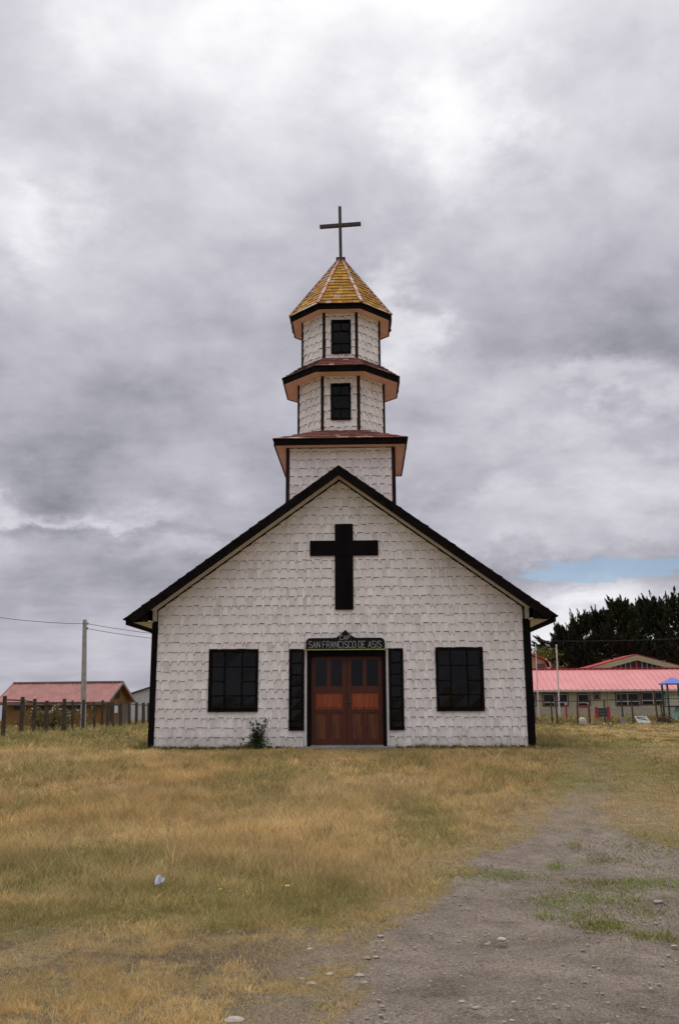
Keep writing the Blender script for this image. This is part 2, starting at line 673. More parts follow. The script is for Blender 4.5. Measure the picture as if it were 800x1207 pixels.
# walls: sheets with real openings
wall = MB()
xs = sorted({-HW, HW, 0.0, *[v for o in OPEN for v in o[:2]]})
for y in (0.0, .13):
    for a, b in zip(xs, xs[1:]):
        cuts = sorted([(o[2], o[3]) for o in OPEN if o[0] <= a + 1e-6 and o[1] >= b - 1e-6])
        z = -.6
        for z0, z1 in cuts:
            if z0 > z:
                wall.poly([(a, y, z), (b, y, z), (b, y, z0), (a, y, z0)])
            z = z1
        wall.poly([(a, y, z), (b, y, z), (b, y, roof_under(b) - .002), (a, y, roof_under(a) - .002)])
front_wall = wall.build('front_wall', BACKING, chapel, recalc=False)
for x, nm in ((-HW, 'side_wall'), (HW, 'side_wall')):
    s = 1 if x > 0 else -1
    MB().box(min(x, x - s * .13), max(x, x - s * .13), .135, LEN, -.6, roof_under(HW) - .003).build(nm, BACKING, chapel)
bw = MB()
bw.prism([(-HW, LEN, -.6), (HW, LEN, -.6), (HW, LEN, roof_under(HW) - .003), (0, LEN, roof_under(0) - .003), (-HW, LEN, roof_under(HW) - .003)], (0, .13, 0))
bw.build('back_wall', WHITEB, chapel)
MB().box(-HW + .14, HW - .14, .14, LEN - .01, -.6, .06).build('floor', INSIDE, chapel)
MB().box(-HW - .02, HW + .02, -.05, -.003, -.5, .012).build('sill_beam', BLACKWOOD, chapel)

# --- shingles: flat ended and pointed ones alternate along a course
ROW_H, SH_H, THICK = .2145, .30, .016


CHAMFER = .0125
WEAR_SHADE = random.Random(90)


def flat_shape(u, w, zb):
    return [(u - w / 2, zb), (u + w / 2, zb), (u + w / 2, zb + SH_H), (u - w / 2, zb + SH_H)]


def point_shape(u, w, zb):
    return [(u - w / 2, zb + .004), (u, zb - .090), (u + w / 2, zb + .004), (u + w / 2, zb + SH_H), (u - w / 2, zb + SH_H)]


def depth_at(z, zb, proud):
    return proud - .022 * max(0.0, min(1.0, (z - zb + .07) / (SH_H + .07)))


def add_shingle(mb, poly, zb, proud, O, U, N):
    """one shingle as a thin wedge: face and dark edges, weathered ends that also paint its shade line"""
    P, Q = [], []
    shade_cut = CHAMFER * (1.5 if min(q[1] for q in poly) < zb - .05 else 1.0) * WEAR_SHADE.choice((.35, .6, .8, 1.0, 1.15))
    for u, z in poly:
        d = depth_at(z, zb, proud)
        b = O + U * u + Vector((0, 0, z))
        cut = shade_cut if z < zb + .12 else 0          # lower edge sloped so the painted shade line shows from the front
        P.append(b + N * d + Vector((0, 0, cut)))
        Q.append(b + N * (d - THICK))
    tn = WEAR_SHADE.gauss(.965, .045) - (.16 if WEAR_SHADE.random() < .03 else 0)
    tn = (tn, tn * .995, tn * .985)
    mb.poly(P, 0, tn)
    n = len(P)
    for i in range(n):
        j = (i + 1) % n
        a, b = poly[i], poly[j]
        if abs(b[0] - a[0]) < 1e-4:
            mb.poly([P[j], P[i], Q[i], Q[j]], 0, tn)
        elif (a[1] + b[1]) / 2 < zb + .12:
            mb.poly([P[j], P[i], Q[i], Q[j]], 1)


def shingle_layout(u0, u1, z0, z1, rnd):
    out = []
    k = 0
    zb = z0
    while zb < z1:
        u = u0 - rnd.uniform(0, .2)
        typ = rnd.random() < .5
        while u < u1:
            w = rnd.uniform(.098, .128) if typ else rnd.uniform(.070, .092)
            j = rnd.uniform(-.013, .013) + (rnd.uniform(-.03, .0) if rnd.random() < .08 else 0)
            out.append((typ, u + w / 2, w - (.006 if rnd.random() < .20 else .0010), zb + j, (.036 if typ else .031) + rnd.uniform(-.002, .003)))
            u += w
            typ = not typ
            if rnd.random() < .05:
                typ = not typ
        k += 1
        zb = z0 + k * ROW_H
    return out


def clad(name, parent, O, U, N, u0, u1, z0, z1, planes, openings, rnd, pick=0, dist=None):
    mb = MB()
    singles = []
    O, U, N = Vector(O), Vector(U), Vector(N)
    for typ, u, w, zb, proud in shingle_layout(u0, u1, z0, z1, rnd):
        shp = flat_shape(u, w, zb) if typ else point_shape(u, w, zb)
        poly = shp
        for pl in planes:
            poly = clip(poly, *pl)
            if len(poly) < 3:
                break
        if len(poly) < 3:
            continue
        pieces = [poly]
        for (x0, x1, a0, a1) in openings:
            nxt = []
            for p in pieces:
                us, zs = [q[0] for q in p], [q[1] for q in p]
                if max(us) <= x0 or min(us) >= x1 or max(zs) <= a0 or min(zs) >= a1:
                    nxt.append(p)
                    continue
                nxt.append(clip(p, 1, 0, x0))
                nxt.append(clip(p, -1, 0, -x1))
                mid = clip(clip(p, -1, 0, -x0), 1, 0, x1)
                nxt.append(clip(mid, 0, -1, -a1))
                nxt.append(clip(mid, 0, 1, a0))
            pieces = [p for p in nxt if len(p) >= 3]
        whole = len(pieces) == 1 and pieces[0] is shp or (len(pieces) == 1 and len(pieces[0]) == len(shp) and all(
            abs(a[0] - b[0]) + abs(a[1] - b[1]) < 1e-6 for a, b in zip(sorted(pieces[0]), sorted(shp))))
        if whole and pick:
            singles.append((dist(u, zb), typ, u, w, zb, proud))
        else:
            for p in pieces:
                us, zs = [q[0] for q in p], [q[1] for q in p]
                if max(us) - min(us) > .012 and max(zs) - min(zs) > .02:
                    add_shingle(mb, p, zb, proud, O, U, N)
    singles.sort()
    for s in singles[pick:]:
        _, typ, u, w, zb, proud = s
        add_shingle(mb, flat_shape(u, w, zb) if typ else point_shape(u, w, zb), zb, proud, O, U, N)
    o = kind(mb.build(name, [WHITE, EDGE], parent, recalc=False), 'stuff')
    return singles[:pick]


rnd = random.Random(5)
TRIM_D = .125                    # trim boards along the gable, measured down from the roof underside
gable_top = APEX - ROOF_T - TRIM_D
planes = [(SLOPE, 1, gable_top), (-SLOPE, 1, gable_top), (1, 0, 4.245), (-1, 0, 4.268)]
OPEN_CLAD = OPEN + [(-.83, -.76, .0, 2.25), (1.05, 1.12, .0, 2.25), (-.10, .315, 3.16, 5.195), (-.69, .91, 4.44, 4.79), (-.76, 1.01, 2.2, 2.45)]
picked = clad('shingle_cladding', front_wall, (0, 0, 0), (1, 0, 0), (0, -1, 0), -HW, HW, .045, 6.4, planes, OPEN_CLAD, rnd, 300,
              lambda u, z: math.hypot(u - CAM.x, z - CAM.z))
protos = {}
for typ, var in [(t_, v_) for v_ in range(9) for t_ in (True, False)]:
    mb = MB()
    WEAR_SHADE.seed(100 + var)
    add_shingle(mb, flat_shape(0, 1, 0) if typ else point_shape(0, 1, 0), 0, .0, Vector((0, 0, 0)), Vector((1, 0, 0)), Vector((0, -1, 0)))
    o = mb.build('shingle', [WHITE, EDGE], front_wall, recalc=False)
    protos[typ, var] = o
first = {k_: True for k_ in protos}
vr = random.Random(17)
for _, typ, u, w, zb, proud in picked:
    key = (typ, vr.randrange(9))
    o = protos[key] if first[key] else dup(protos[key], front_wall)
    first[key] = False
    o.location = (u, -proud, zb)
    o.scale = (w, 1, 1)

for s in (-1, 1):                # the long sides
    par = [o for o in chapel.children if o.name.startswith('side_wall')][0 if s < 0 else 1]
    clad('shingle_cladding', par, (s * HW, 0, 0), (0, 1, 0), (s, 0, 0), .12, LEN, .045, 2.9,
         [(0, 1, 2.9), (-1, 0, -.12), (1, 0, LEN)], [], rnd)

# --- black corner posts, white and black gable trim
MB().box(-HW - .035, -4.265, -.045, .10, -.03, 2.915).build('corner_post', BLACK, chapel)
MB().box(4.235, HW + .04, -.045, .10, -.03, 2.915).build('corner_post', BLACK, chapel)
for s in (-1, 1):
    m = MB()                      # cream trim board under the gable soffit and its short return at the eave
    def gl(x, d): return roof_under(x) - d
    x1 = 4.30
    m.prism([(0, -.036, gl(0, .014)), (s * x1, -.036, gl(x1, .014)), (s * x1, -.036, gl(x1, .07)), (0, -.036, gl(0, .07))], (0, .033, 0))
    m.prism([(s * x1, -.036, gl(x1, .003)), (s * (HW + .03), -.036, gl(HW + .03, .003)), (s * (HW + .03), -.036, 2.92), (s * x1, -.036, 2.92)], (0, .033, 0))
    m.build('gable_trim', CREAM, chapel)
    m = MB()
    m.prism([(0, -.034, gl(0, .073)), (s * x1, -.034, gl(x1, .073)), (s * x1, -.034, gl(x1, .112)), (0, -.034, gl(0, .112))], (0, .031, 0))
    m.build('trim_strip', BLACKWOOD, chapel)

# --- main roof: two slopes, their shingle courses, black barge boards, boxed eaves
ROOFRED = mat('dark red roof shingle', (.16, .06, .05), (.11, .045, .04), .9, 4, .3, 40, tint=True)
for s in (-1, 1):
    m = MB()
    m.prism([(0, FRONT + .03, APEX - .06), (s * (EAVE_X - .03), FRONT + .03, APEX - .06 - SLOPE * (EAVE_X - .03)),
             (s * (EAVE_X - .03), FRONT + .03, APEX - ROOF_T - SLOPE * (EAVE_X - .03)), (0, FRONT + .03, APEX - ROOF_T)], (0, LEN + .85, 0))
    slab = m.build('roof_slope', BLACKWOOD, chapel)
    m = MB()
    m.prism([(0, FRONT + .026, APEX - ROOF_T - .003), (s * (HW + .04), FRONT + .026, roof_under(HW + .04) - .003),
             (s * (HW + .04), FRONT + .026, roof_under(HW + .04) - .012), (0, FRONT + .026, APEX - ROOF_T - .012)], (0, -FRONT - .03, 0))
    m.build('gable_soffit', CREAM, chapel)
    m = MB()                      # courses run the length of the roof, each a little proud of the one above
    slope_len = EAVE_X * math.hypot(1, SLOPE)
    n = 24
    ux, uz = s / math.hypot(1, SLOPE), -SLOPE / math.hypot(1, SLOPE)
    nx, nz = s * SLOPE / math.hypot(1, SLOPE), 1 / math.hypot(1, SLOPE)
    rr = random.Random(8 + s)
    for k in range(n):
        a0, a1 = slope_len * k / n, slope_len * (k + 1) / n + .012
        lift = .028 + rr.uniform(-.005, .012)
        ext = rr.uniform(0, .02)
        yy = FRONT + rr.uniform(-.012, .0)
        while yy < LEN + .38:
            w = rr.uniform(.35, .6)
            y1 = min(yy + w, LEN + .39)
            c = rr.uniform(.75, 1.2)
            base = Vector((0, 0, APEX - .058))
            A = base + Vector((ux * a0, 0, uz * a0)) + Vector((nx, 0, nz)) * .004
            B = base + Vector((ux * (a1 + ext), 0, uz * (a1 + ext))) + Vector((nx, 0, nz)) * lift
            B2 = base + Vector((ux * (a1 + ext), 0, uz * (a1 + ext))) + Vector((nx, 0, nz)) * .001
            yv = lambda p, y: (p.x, y, p.z)
            m.poly([yv(A, yy), yv(B, yy), yv(B, y1 - .01), yv(A, y1 - .01)], 0, (c, c, c))
            m.poly([yv(B, yy), yv(B2, yy), yv(B2, y1 - .01), yv(B, y1 - .01)], 1, (c, c, c))
            m.poly([yv(A, yy), yv(B2, yy), yv(B, yy)], 1, (c, c, c))
            yy = y1
    kind(m.build('roof_shingles', [ROOFRED, BLACKWOOD], slab, recalc=False), 'stuff')
    m = MB()
    fy = FRONT - .012
    tipx = EAVE_X - .01
    m.prism([(0, fy, APEX - .034), (s * tipx, fy, APEX - .034 - SLOPE * tipx), (s * (tipx - .12), fy, 2.925), (s * (tipx - .16), fy, 2.884),
             (s * (tipx - .16), fy, APEX - ROOF_T - .085 - SLOPE * (tipx - .16)), (0, fy, APEX - ROOF_T - .085)], (0, .036, 0))
    m.build('barge_board', BLACKWOOD, chapel)
    m = MB()                      # triangular black end of the boxed eave
    xa, xb = HW + .045, EAVE_X - .10
    m.prism([(s * xa, FRONT + .032, roof_under(xa) - .01), (s * xb, FRONT + .032, roof_under(xb) - .005), (s * xb, FRONT + .032, 2.875), (s * xa, FRONT + .032, 2.875)], (0, .03, 0))
    m.build('eave_end', BLACKWOOD, chapel)
    m = MB().box(min(s * (HW + .003), s * (EAVE_X - .13)), max(s * (HW + .003), s * (EAVE_X - .13)), FRONT + .064, LEN + .3, 2.885, 2.905)
    m.build('eave_soffit', CREAM, chapel)
    m = MB().box(min(s * (EAVE_X - .128), s * (EAVE_X - .095)), max(s * (EAVE_X - .128), s * (EAVE_X - .095)), FRONT + .032, LEN + .3, 2.88, 2.985)
    m.build('eave_fascia', BLACKWOOD, chapel)


# --- windows: black frames, bars, and every pane on its own
def window(parent, name, x0, x1, z0, z1, panes, fw, y=-.052, depth=.16, bars=.030, frame_mat=BLACK, sill=True):
    """panes = list of (u0,u1,v0,v1) in 0..1 of the clear opening"""
    m = MB()
    m.box(x0, x0 + fw, y, y + depth, z0, z1)
    m.box(x1 - fw, x1, y, y + depth, z0, z1)
    m.box(x0 + fw, x1 - fw, y + .002, y + depth, z1 - fw, z1)
    m.box(x0 + fw, x1 - fw, y - .012, y + depth, z0, z0 + fw * 1.1)
    ix0, ix1, iz0, iz1 = x0 + fw, x1 - fw, z0 + fw * 1.1, z1 - fw
    cells = [(ix0 + a * (ix1 - ix0), ix0 + b * (ix1 - ix0), iz0 + c * (iz1 - iz0), iz0 + d * (iz1 - iz0)) for a, b, c, d in panes]
    yb = y + .03
    done = set()
    for a, b, c, d in cells:      # a bar along each inner pane edge
        if a > ix0 + .01:
            m.box(a - bars / 2, a + bars / 2, yb, yb + .05, c, d)
        if c > iz0 + .01:
            m.box(a + (bars / 2 if a > ix0 + .01 else 0), b - (bars / 2 if b < ix1 - .01 else 0), yb + .004, yb + .046, c - bars / 2, c + bars / 2)
    w = m.build(name, frame_mat, parent)
    for a, b, c, d in cells:
        g = .4 * bars
        tilt = random.uniform(-.004, .004)
        MB().hull([(0, 1, 2, 3)], [(a + (g if a > ix0 + .01 else 0), yb + .03 + tilt, c + g), (b - (g if b < ix1 - .01 else 0), yb + .03 - tilt, c + g),
                                  (b - (g if b < ix1 - .01 else 0), yb + .03, d - (g if d < iz1 - .01 else 0)), (a + (g if a > ix0 + .01 else 0), yb + .03, d - (g if d < iz1 - .01 else 0))]).build('pane', GLASS, w, recalc=False)
    return w


U1, U2 = .295, .69
V = [0, .225, .475, .735, 1]
big = []
for a, b in ((0, U1), (U2, 1)):
    for r in range(4):
        big.append((a, b, V[r], V[r + 1]))
big += [(U1, U2, V[0], V[1]), (U1, U2, V[1], V[3]), (U1, U2, V[3], 1)]
window(chapel, 'window', *OPEN[0], big, .065)
window(chapel, 'window', *OPEN[1], big, .065)
slim = [(0, 1, i / 7, (i + 1) / 7) for i in range(7)]
slim[0] = (0, 1, 0, .085)
for i in range(1, 7):
    slim[i] = (0, 1, .085 + (i - 1) * .915 / 6, .085 + i * .915 / 6)
window(chapel, 'side_light', *OPEN[2], slim, .06)
window(chapel, 'side_light', *OPEN[3], slim, .06)

# --- the door
m = MB()
fx0, fx1, fz1 = OPEN[4][0], OPEN[4][1], OPEN[4][3]
m.box(fx0, fx0 + .085, -.06, .16, -.04, fz1)
m.box(fx1 - .075, fx1, -.06, .16, -.04, fz1)
m.box(fx0 + .085, fx1 - .075, -.058, .16, fz1 - .13, fz1)
m.build('door_frame', BLACK, chapel)
for x0, x1 in ((-.826, -.766), (1.058, 1.116)):
    MB().box(x0, x1, -.02, -.001, .06, 2.24).build('jamb_board', WHITEB, chapel)
dz0, dz1 = .085, fz1 - .132
dl, dr = fx0 + .086, fx1 - .076
mid = (dl + dr) / 2
for k, (a, b) in enumerate(((dl + .003, mid - .004), (mid + .004, dr - .003))):
    y0, y1 = .055, .10
    st = .10
    m = MB()
    zz = [(1.40, 2.01), (.88, 1.25), (.18, .80)]
    m.box(a, a + st, y0, y1, dz0, dz1)
    m.box(b - st, b, y0, y1, dz0, dz1)
    ia, ib = a + st, b - st
    im = (ia + ib) / 2
    for c, d in ((dz0, .18), (.80, .88), (1.25, 1.40), (2.01, dz1)):
        m.box(ia, ib, y0 + .002, y1, c, d)
    for c, d in (zz[0], zz[2]):
        m.box(im - .045, im + .045, y0 + .003, y1, c, d)
    leaf = m.build('door', DOORWOOD, chapel)
    for c, d, L_ in ((ia, im - .045, 0), (im + .045, ib, 0)):
        MB().box(c, d, y0 + .02, y0 + .026, *zz[0]).build('pane', GLASS, leaf)
        p = MB()
        p.box(c, d, y0 + .022, y1 - .01, *zz[2])
        p.prism([(c + .03, y0 + .022, zz[2][0] + .03), (d - .03, y0 + .022, zz[2][0] + .03), (d - .03, y0 + .022, zz[2][1] - .03), (c + .03, y0 + .022, zz[2][1] - .03)], (0, -.012, 0))
        p.build('panel', DOORLOW, leaf)
    p = MB()
    p.box(ia, ib, y0 + .022, y1 - .01, *zz[1])
    p.prism([(ia + .04, y0 + .022, zz[1][0] + .04), (ib - .04, y0 + .022, zz[1][0] + .04), (ib - .04, y0 + .022, zz[1][1] - .04), (ia + .04, y0 + .022, zz[1][1] - .04)], (0, -.014, 0))
    p.build('panel', DOORPANEL, leaf)
    if k == 1:
        kn = MB()
        kn.tube([(a + .05, y0, 1.02), (a + .05, y0 - .05, 1.02)], [.012, .012], 8)
        kn.tube([(a + .05, y0 - .045, 1.02), (a + .05, y0 - .06, 1.02), (a + .05, y0 - .08, 1.02)], [.018, .028, .012], 8)
        kn.build('door_knob', STEELDARK, leaf, smooth=True)
MB().box(-.93, 1.24, -.44, -.055, -.12, .055).build('door_step', CONCRETE, chapel)
MB().box(fx0 + .086, fx1 - .076, -.053, .16, -.1, .080).build('threshold', CONCRETE, chapel)

# --- the name board over the door
sx0, sx1, sz0 = -.785, 1.035, 2.242
scx = .128
pts = [(sx0, sz0), (sx1, sz0), (sx1, 2.40)]
for i in range(1, 6):
    a = i / 5 * math.pi / 2
    pts.append((sx1 - .10 + .10 * math.cos(a), 2.40 + .095 * math.sin(a)))
half = []
for i in range(0, 9):             # ogee up to the peak
    t = i / 8
    half.append((.26 * (1 - t), 2.497 + .19 * (t ** 1.6)))
pts += [(scx + u, z) for u, z in half]
pts += [(scx - u, z) for u, z in half[::-1][1:]]
for i in range(0, 5):
    a = i / 5 * math.pi / 2
    pts.append((sx0 + .10 - .10 * math.sin(a), 2.40 + .095 * math.cos(a)))
pts.append((sx0, 2.40))
board = MB().prism([(x, -.105, z) for x, z in pts], (0, .06, 0)).build('name_board', SIGNBLACK, chapel)
MB().box(-.84, 1.10, -.16, -.062, 2.214, 2.240).build('ledge', LEDGE, chapel)
GLY = {
    'S': [[(.95, .85), (.85, 1), (.1, 1), (0, .88), (0, .62), (1, .40), (1, .1), (.9, 0), (.12, 0), (0, .15)]],
    'A': [[(0, 0), (.5, 1), (1, 0)], [(.2, .33), (.8, .33)]],
    'N': [[(0, 0), (0, 1), (1, 0), (1, 1)]],
    'F': [[(0, 0), (0, 1), (1, 1)], [(0, .52), (.8, .52)]],
    'R': [[(0, 0), (0, 1), (.9, 1), (1, .88), (1, .6), (.9, .5), (0, .5)], [(.45, .5), (1, 0)]],
    'C': [[(1, .85), (.88, 1), (.12, 1), (0, .86), (0, .14), (.12, 0), (.88, 0), (1, .15)]],
    'I': [[(.5, 0), (.5, 1)]],
    'O': [[(.12, 0), (0, .14), (0, .86), (.12, 1), (.88, 1), (1, .86), (1, .14), (.88, 0), (.12, 0)]],
    'D': [[(0, 0), (0, 1), (.8, 1), (1, .82), (1, .18), (.8, 0), (0, 0)]],
    'E': [[(1, 1), (0, 1), (0, 0), (1, 0)], [(0, .52), (.8, .52)]],
    'P': [[(0, 0), (0, 1), (.9, 1), (1, .88), (1, .6), (.9, .5), (0, .5)]],
    '.': [[(.4, 0), (.6, 0.0)]],
}


def lettering(text, x0, x1, z0, h, gap, space, sw):
    m = MB()
    units = sum(space if c == ' ' else (.35 if c in 'I.' else 1.0) for c in text)
    units += gap * (len(text) - 1)
    s = (x1 - x0) / units
    x = x0
    for c in text:
        w = space if c == ' ' else (.35 if c in 'I.' else 1.0)
        for st in GLY.get(c, []):
            for p, q in zip(st, st[1:]):
                m.bar((x + p[0] * w * s, -.1085, z0 + p[1] * h), (x + q[0] * w * s, -.1085, z0 + q[1] * h), .005, sw, up=(0, 0, 1) if abs(p[0] - q[0]) > .01 else (1, 0, 0))
        x += (w + gap) * s
    return m


lettering('SAN FRANCISCO DE ASIS', -.715, .955, 2.272, .145, .38, .25, .0125).build('lettering', LETTER, board, recalc=False)
lettering('CAP.', .005, .275, 2.455, .095, .4, .3, .011).build('lettering', LETTER, board, recalc=False)

# --- the big black cross on the gable, of stacked boards
m = MB()
zc = [3.152, 3.47, 3.80, 4.12, 4.431, 4.615, 4.797, 5.201]
cross_l, cross_r = -.108, .322
stem = None
m.box(cross_l + .01, cross_r - .01, -.045, -.003, 3.16, 5.195)
m.box(-.69, .91, -.046, -.004, 4.44, 4.79)
wall_cross = m.build('gable_cross', BLACKWOOD, chapel)
for a, b in zip(zc, zc[1:]):
    MB().box(cross_l, cross_r, -.066, -.047, a + .004, b - .003).build('board', BLACK, wall_cross)
MB().box(-.70, cross_l - .003, -.064, -.047, 4.433, 4.797).build('board', BLACK, wall_cross)
MB().box(cross_r + .003, .918, -.064, -.047, 4.430, 4.795).build('board', BLACK, wall_cross)

# ------------------------------------------------------------------ the tower
TX, TY = .03, 1.6
T8 = math.tan(math.pi / 8)


def octv(a, z, k):
    """vertex k of an octagon with apothem a (edge 0 faces the camera, from vertex 0 to 1)"""
    r = a / math.cos(math.pi / 8)
    ang = -math.pi / 2 - math.pi / 8 + k * math.pi / 4
    return Vector((TX + r * math.cos(ang), TY + r * math.sin(ang), z))


def sqv(a, z, k):
    s = [(-1, -1), (1, -1), (1, 1), (-1, 1)][k % 4]
    return Vector((TX + s[0] * a, TY + s[1] * a, z))


def shingle_field(mb, e0, e1, t0, t1, courses, w, rnd, lift=.022, white=0):
    """overlapping shingles on one roof face: e = eave edge, t = top edge"""
    nrm = (e1 - e0).cross(t0 - e0).normalized()
    if nrm.z < 0:
        nrm = -nrm
    for k in range(courses):
        a, b = k / courses, min(1.0, (k + 1.25) / courses)
        l0, r0 = e0.lerp(t0, a), e1.lerp(t1, a)
        l1, r1 = e0.lerp(t0, b), e1.lerp(t1, b)
        n = max(1, int((r0 - l0).length / w))
        cuts = [0] + sorted(min(.98, max(.02, (i + rnd.uniform(-.25, .25)) / n)) for i in range(1, n)) + [1]
        for p, q in zip(cuts, cuts[1:]):
            g = .02 / max(1, n)
            c = rnd.uniform(.7, 1.25)
            t = (c, c * rnd.uniform(.92, 1.08), c)
            mi = 2 if rnd.random() < (white if k else min(.75, white * 9)) else 0
            up = nrm * (lift + rnd.uniform(-.005, .006))
            drop = (l0 - l1).normalized() * rnd.uniform(0, .012)
            A, B = l0.lerp(r0, p + g) + up + drop, l0.lerp(r0, q - g) + up + drop
            C_, D_ = l1.lerp(r1, q - g) + nrm * .003, l1.lerp(r1, p + g) + nrm * .003
            mb.poly([A, B, C_, D_], mi, t)
            mb.poly([A - up * .9, B - up * .9, B, A], 1, t)


# square base of the tower
SB = 1.335
m = MB()
zb0 = 4.9
m.prism([sqv(SB - .03, zb0, k) for k in range(4)], (0, 0, 7.2 - zb0))
base = m.build('tower_base', BACKING, chapel)
rt = random.Random(12)
for k in range(4):
    a, b = sqv(SB - .03, 0, k), sqv(SB - .03, 0, k + 1)
    U = (b - a).normalized()
    N = Vector((U.y, -U.x, 0))
    Lw = (b - a).length
    clad('shingle_cladding', base, a, U, N, 0, Lw, 4.95, 7.16, [(0, 1, 7.16), (-1, 0, 0), (1, 0, Lw)], [], rt)
for k in range(4):
    s = sqv(1, 0, k) - sqv(0, 0, k)
    c = sqv(SB - .035, 0, k)
    MB().box(c.x - .045, c.x + .045, c.y - .045, c.y + .045, zb0, 7.18).build('corner_post', BROWNBLACK, base)


def eave(nv, vert, ao, ai, z, h, name):
    """soffit, fascia boards round a polygon"""
    sof = MB()
    for k in range(nv):
        sof.poly([vert(ai, z + .012, k), vert(ao - .02, z + .012, k), vert(ao - .02, z + .012, k + 1), vert(ai, z + .012, k + 1)])
        sof.poly([vert(ai, z + .03, k), vert(ai, z + .03, k + 1), vert(ao - .02, z + .03, k + 1), vert(ao - .02, z + .03, k)])
    sof.build('tower_soffit', SALMON, chapel, recalc=False)
    for k in range(nv):
        a, b, c, d = vert(ao, z, k), vert(ao, z, k + 1), vert(ao - .03, z, k + 1), vert(ao - .03, z, k)
        MB().prism([a, b, c, d], (0, 0, h)).build('tower_fascia', BLACKWOOD, chapel)


S_E = 1.6226
eave(4, sqv, S_E, SB - .05, 7.18, .155, 'lower')
# skirt roof from the square eave up to the octagon
D2 = 1.115
sk = MB()
rk = random.Random(3)
zt = 7.70
z0 = 7.335
for k in range(4):
    e0, e1 = sqv(S_E + .02, z0, k), sqv(S_E + .02, z0, k + 1)
    t0, t1 = octv(D2, zt, 2 * k), octv(D2, zt, 2 * k + 1)
    shingle_field(sk, e0, e1, t0, t1, 5, .15, rk, white=.05)
    t2 = octv(D2, zt, 2 * k + 2)
    shingle_field(sk, e1.lerp(t1, .0), e1.lerp(t2, .0) + Vector((.001, .001, 0)), t1, t2, 5, .15, rk, white=.05)
    sk.poly([e0, e1, t1, t0], 0, (.8, .8, .8))
    sk.poly([e1, t2, t1], 0, (.8, .8, .8))
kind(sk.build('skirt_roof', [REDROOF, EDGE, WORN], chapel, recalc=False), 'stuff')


def drum(a, z0, z1, wx0, wx1, wz0, wz1, seed):
    m = MB()
    n = 8
    for k in range(n):
        p, q = octv(a - .03, 0, k), octv(a - .03, 0, k + 1)
        if k == 0:               # the front face keeps an opening for its window
            y = p.y
            x0, x1 = wx0 + .02, wx1 - .02
            m.poly([(p.x, y, z0), (x0, y, z0), (x0, y, z1), (p.x, y, z1)])
            m.poly([(x1, y, z0), (q.x, y, z0), (q.x, y, z1), (x1, y, z1)])
            m.poly([(x0, y, z0), (x1, y, z0), (x1, y, wz0 + .02), (x0, y, wz0 + .02)])
            m.poly([(x0, y, wz1 - .02), (x1, y, wz1 - .02), (x1, y, z1), (x0, y, z1)])
        else:
            m.poly([(p.x, p.y, z0), (q.x, q.y, z0), (q.x, q.y, z1), (p.x, p.y, z1)])
    m.poly([octv(a - .03, z0, k) for k in range(8)])
    m.poly([octv(a - .03, z1, k) for k in range(8)])
    wl = m.build('tower_drum', BACKING, chapel, recalc=False)
    r = random.Random(seed)
    for k in range(8):
        p, q = octv(a - .03, 0, k), octv(a - .03, 0, k + 1)
        U = (q - p).normalized()
        N = Vector((U.y, -U.x, 0))
        Lw = (q - p).length
        op = [(wx0 - p.x, wx1 - p.x, wz0, wz1)] if k == 0 else []
        clad('shingle_cladding', wl, p, U, N, 0, Lw, z0 + .02, z1, [(0, 1, z1 - .004), (-1, 0, 0), (1, 0, Lw)], op, r)
        c = octv(a - .012, 0, k)
        d = Vector((c.x - TX, c.y - TY, 0)).normalized()
        t = Vector((-d.y, d.x, 0))
        pp = [c + t * .042 - d * .04, c + t * .038 + d * .012, c + t * .01 + d * .03, c - t * .01 + d * .03, c - t * .038 + d * .012, c - t * .042 - d * .04]
        MB().prism([(v.x, v.y, z0) for v in pp], (0, 0, z1 - z0)).build('corner_post', BROWNBLACK, wl)
    yf = octv(a - .03, 0, 0).y
    tw = [(0, .5, .70, 1), (.5, 1, .70, 1), (0, 1, .30, .70), (0, .5, 0, .30), (.5, 1, 0, .30)]
    window(chapel, 'tower_window', wx0, wx1, wz0, wz1, tw, .05, y=yf - .05, depth=.12, bars=.03)
    return wl


drum(D2, 7.55, 9.13, -.217, .290, 7.965, 8.935, 21)
A2 = 1.4959
eave(8, octv, A2, D2 - .05, 9.118, .15, 'middle')
D1 = 1.022
sk = MB()
for k in range(8):
    e0, e1 = octv(A2 + .02, 9.268, k), octv(A2 + .02, 9.268, k + 1)
    t0, t1 = octv(D1, 9.66, k), octv(D1, 9.66, k + 1)
    shingle_field(sk, e0, e1, t0, t1, 5, .14, rk, white=.02)
    sk.poly([e0, e1, t1, t0], 0, (.8, .8, .8))
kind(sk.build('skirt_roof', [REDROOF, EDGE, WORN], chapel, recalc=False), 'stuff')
drum(D1, 9.5, 10.90, -.203, .304, 9.765, 10.70, 22)
A1 = 1.3066
eave(8, octv, A1, D1 - .05, 10.885, .135, 'upper')
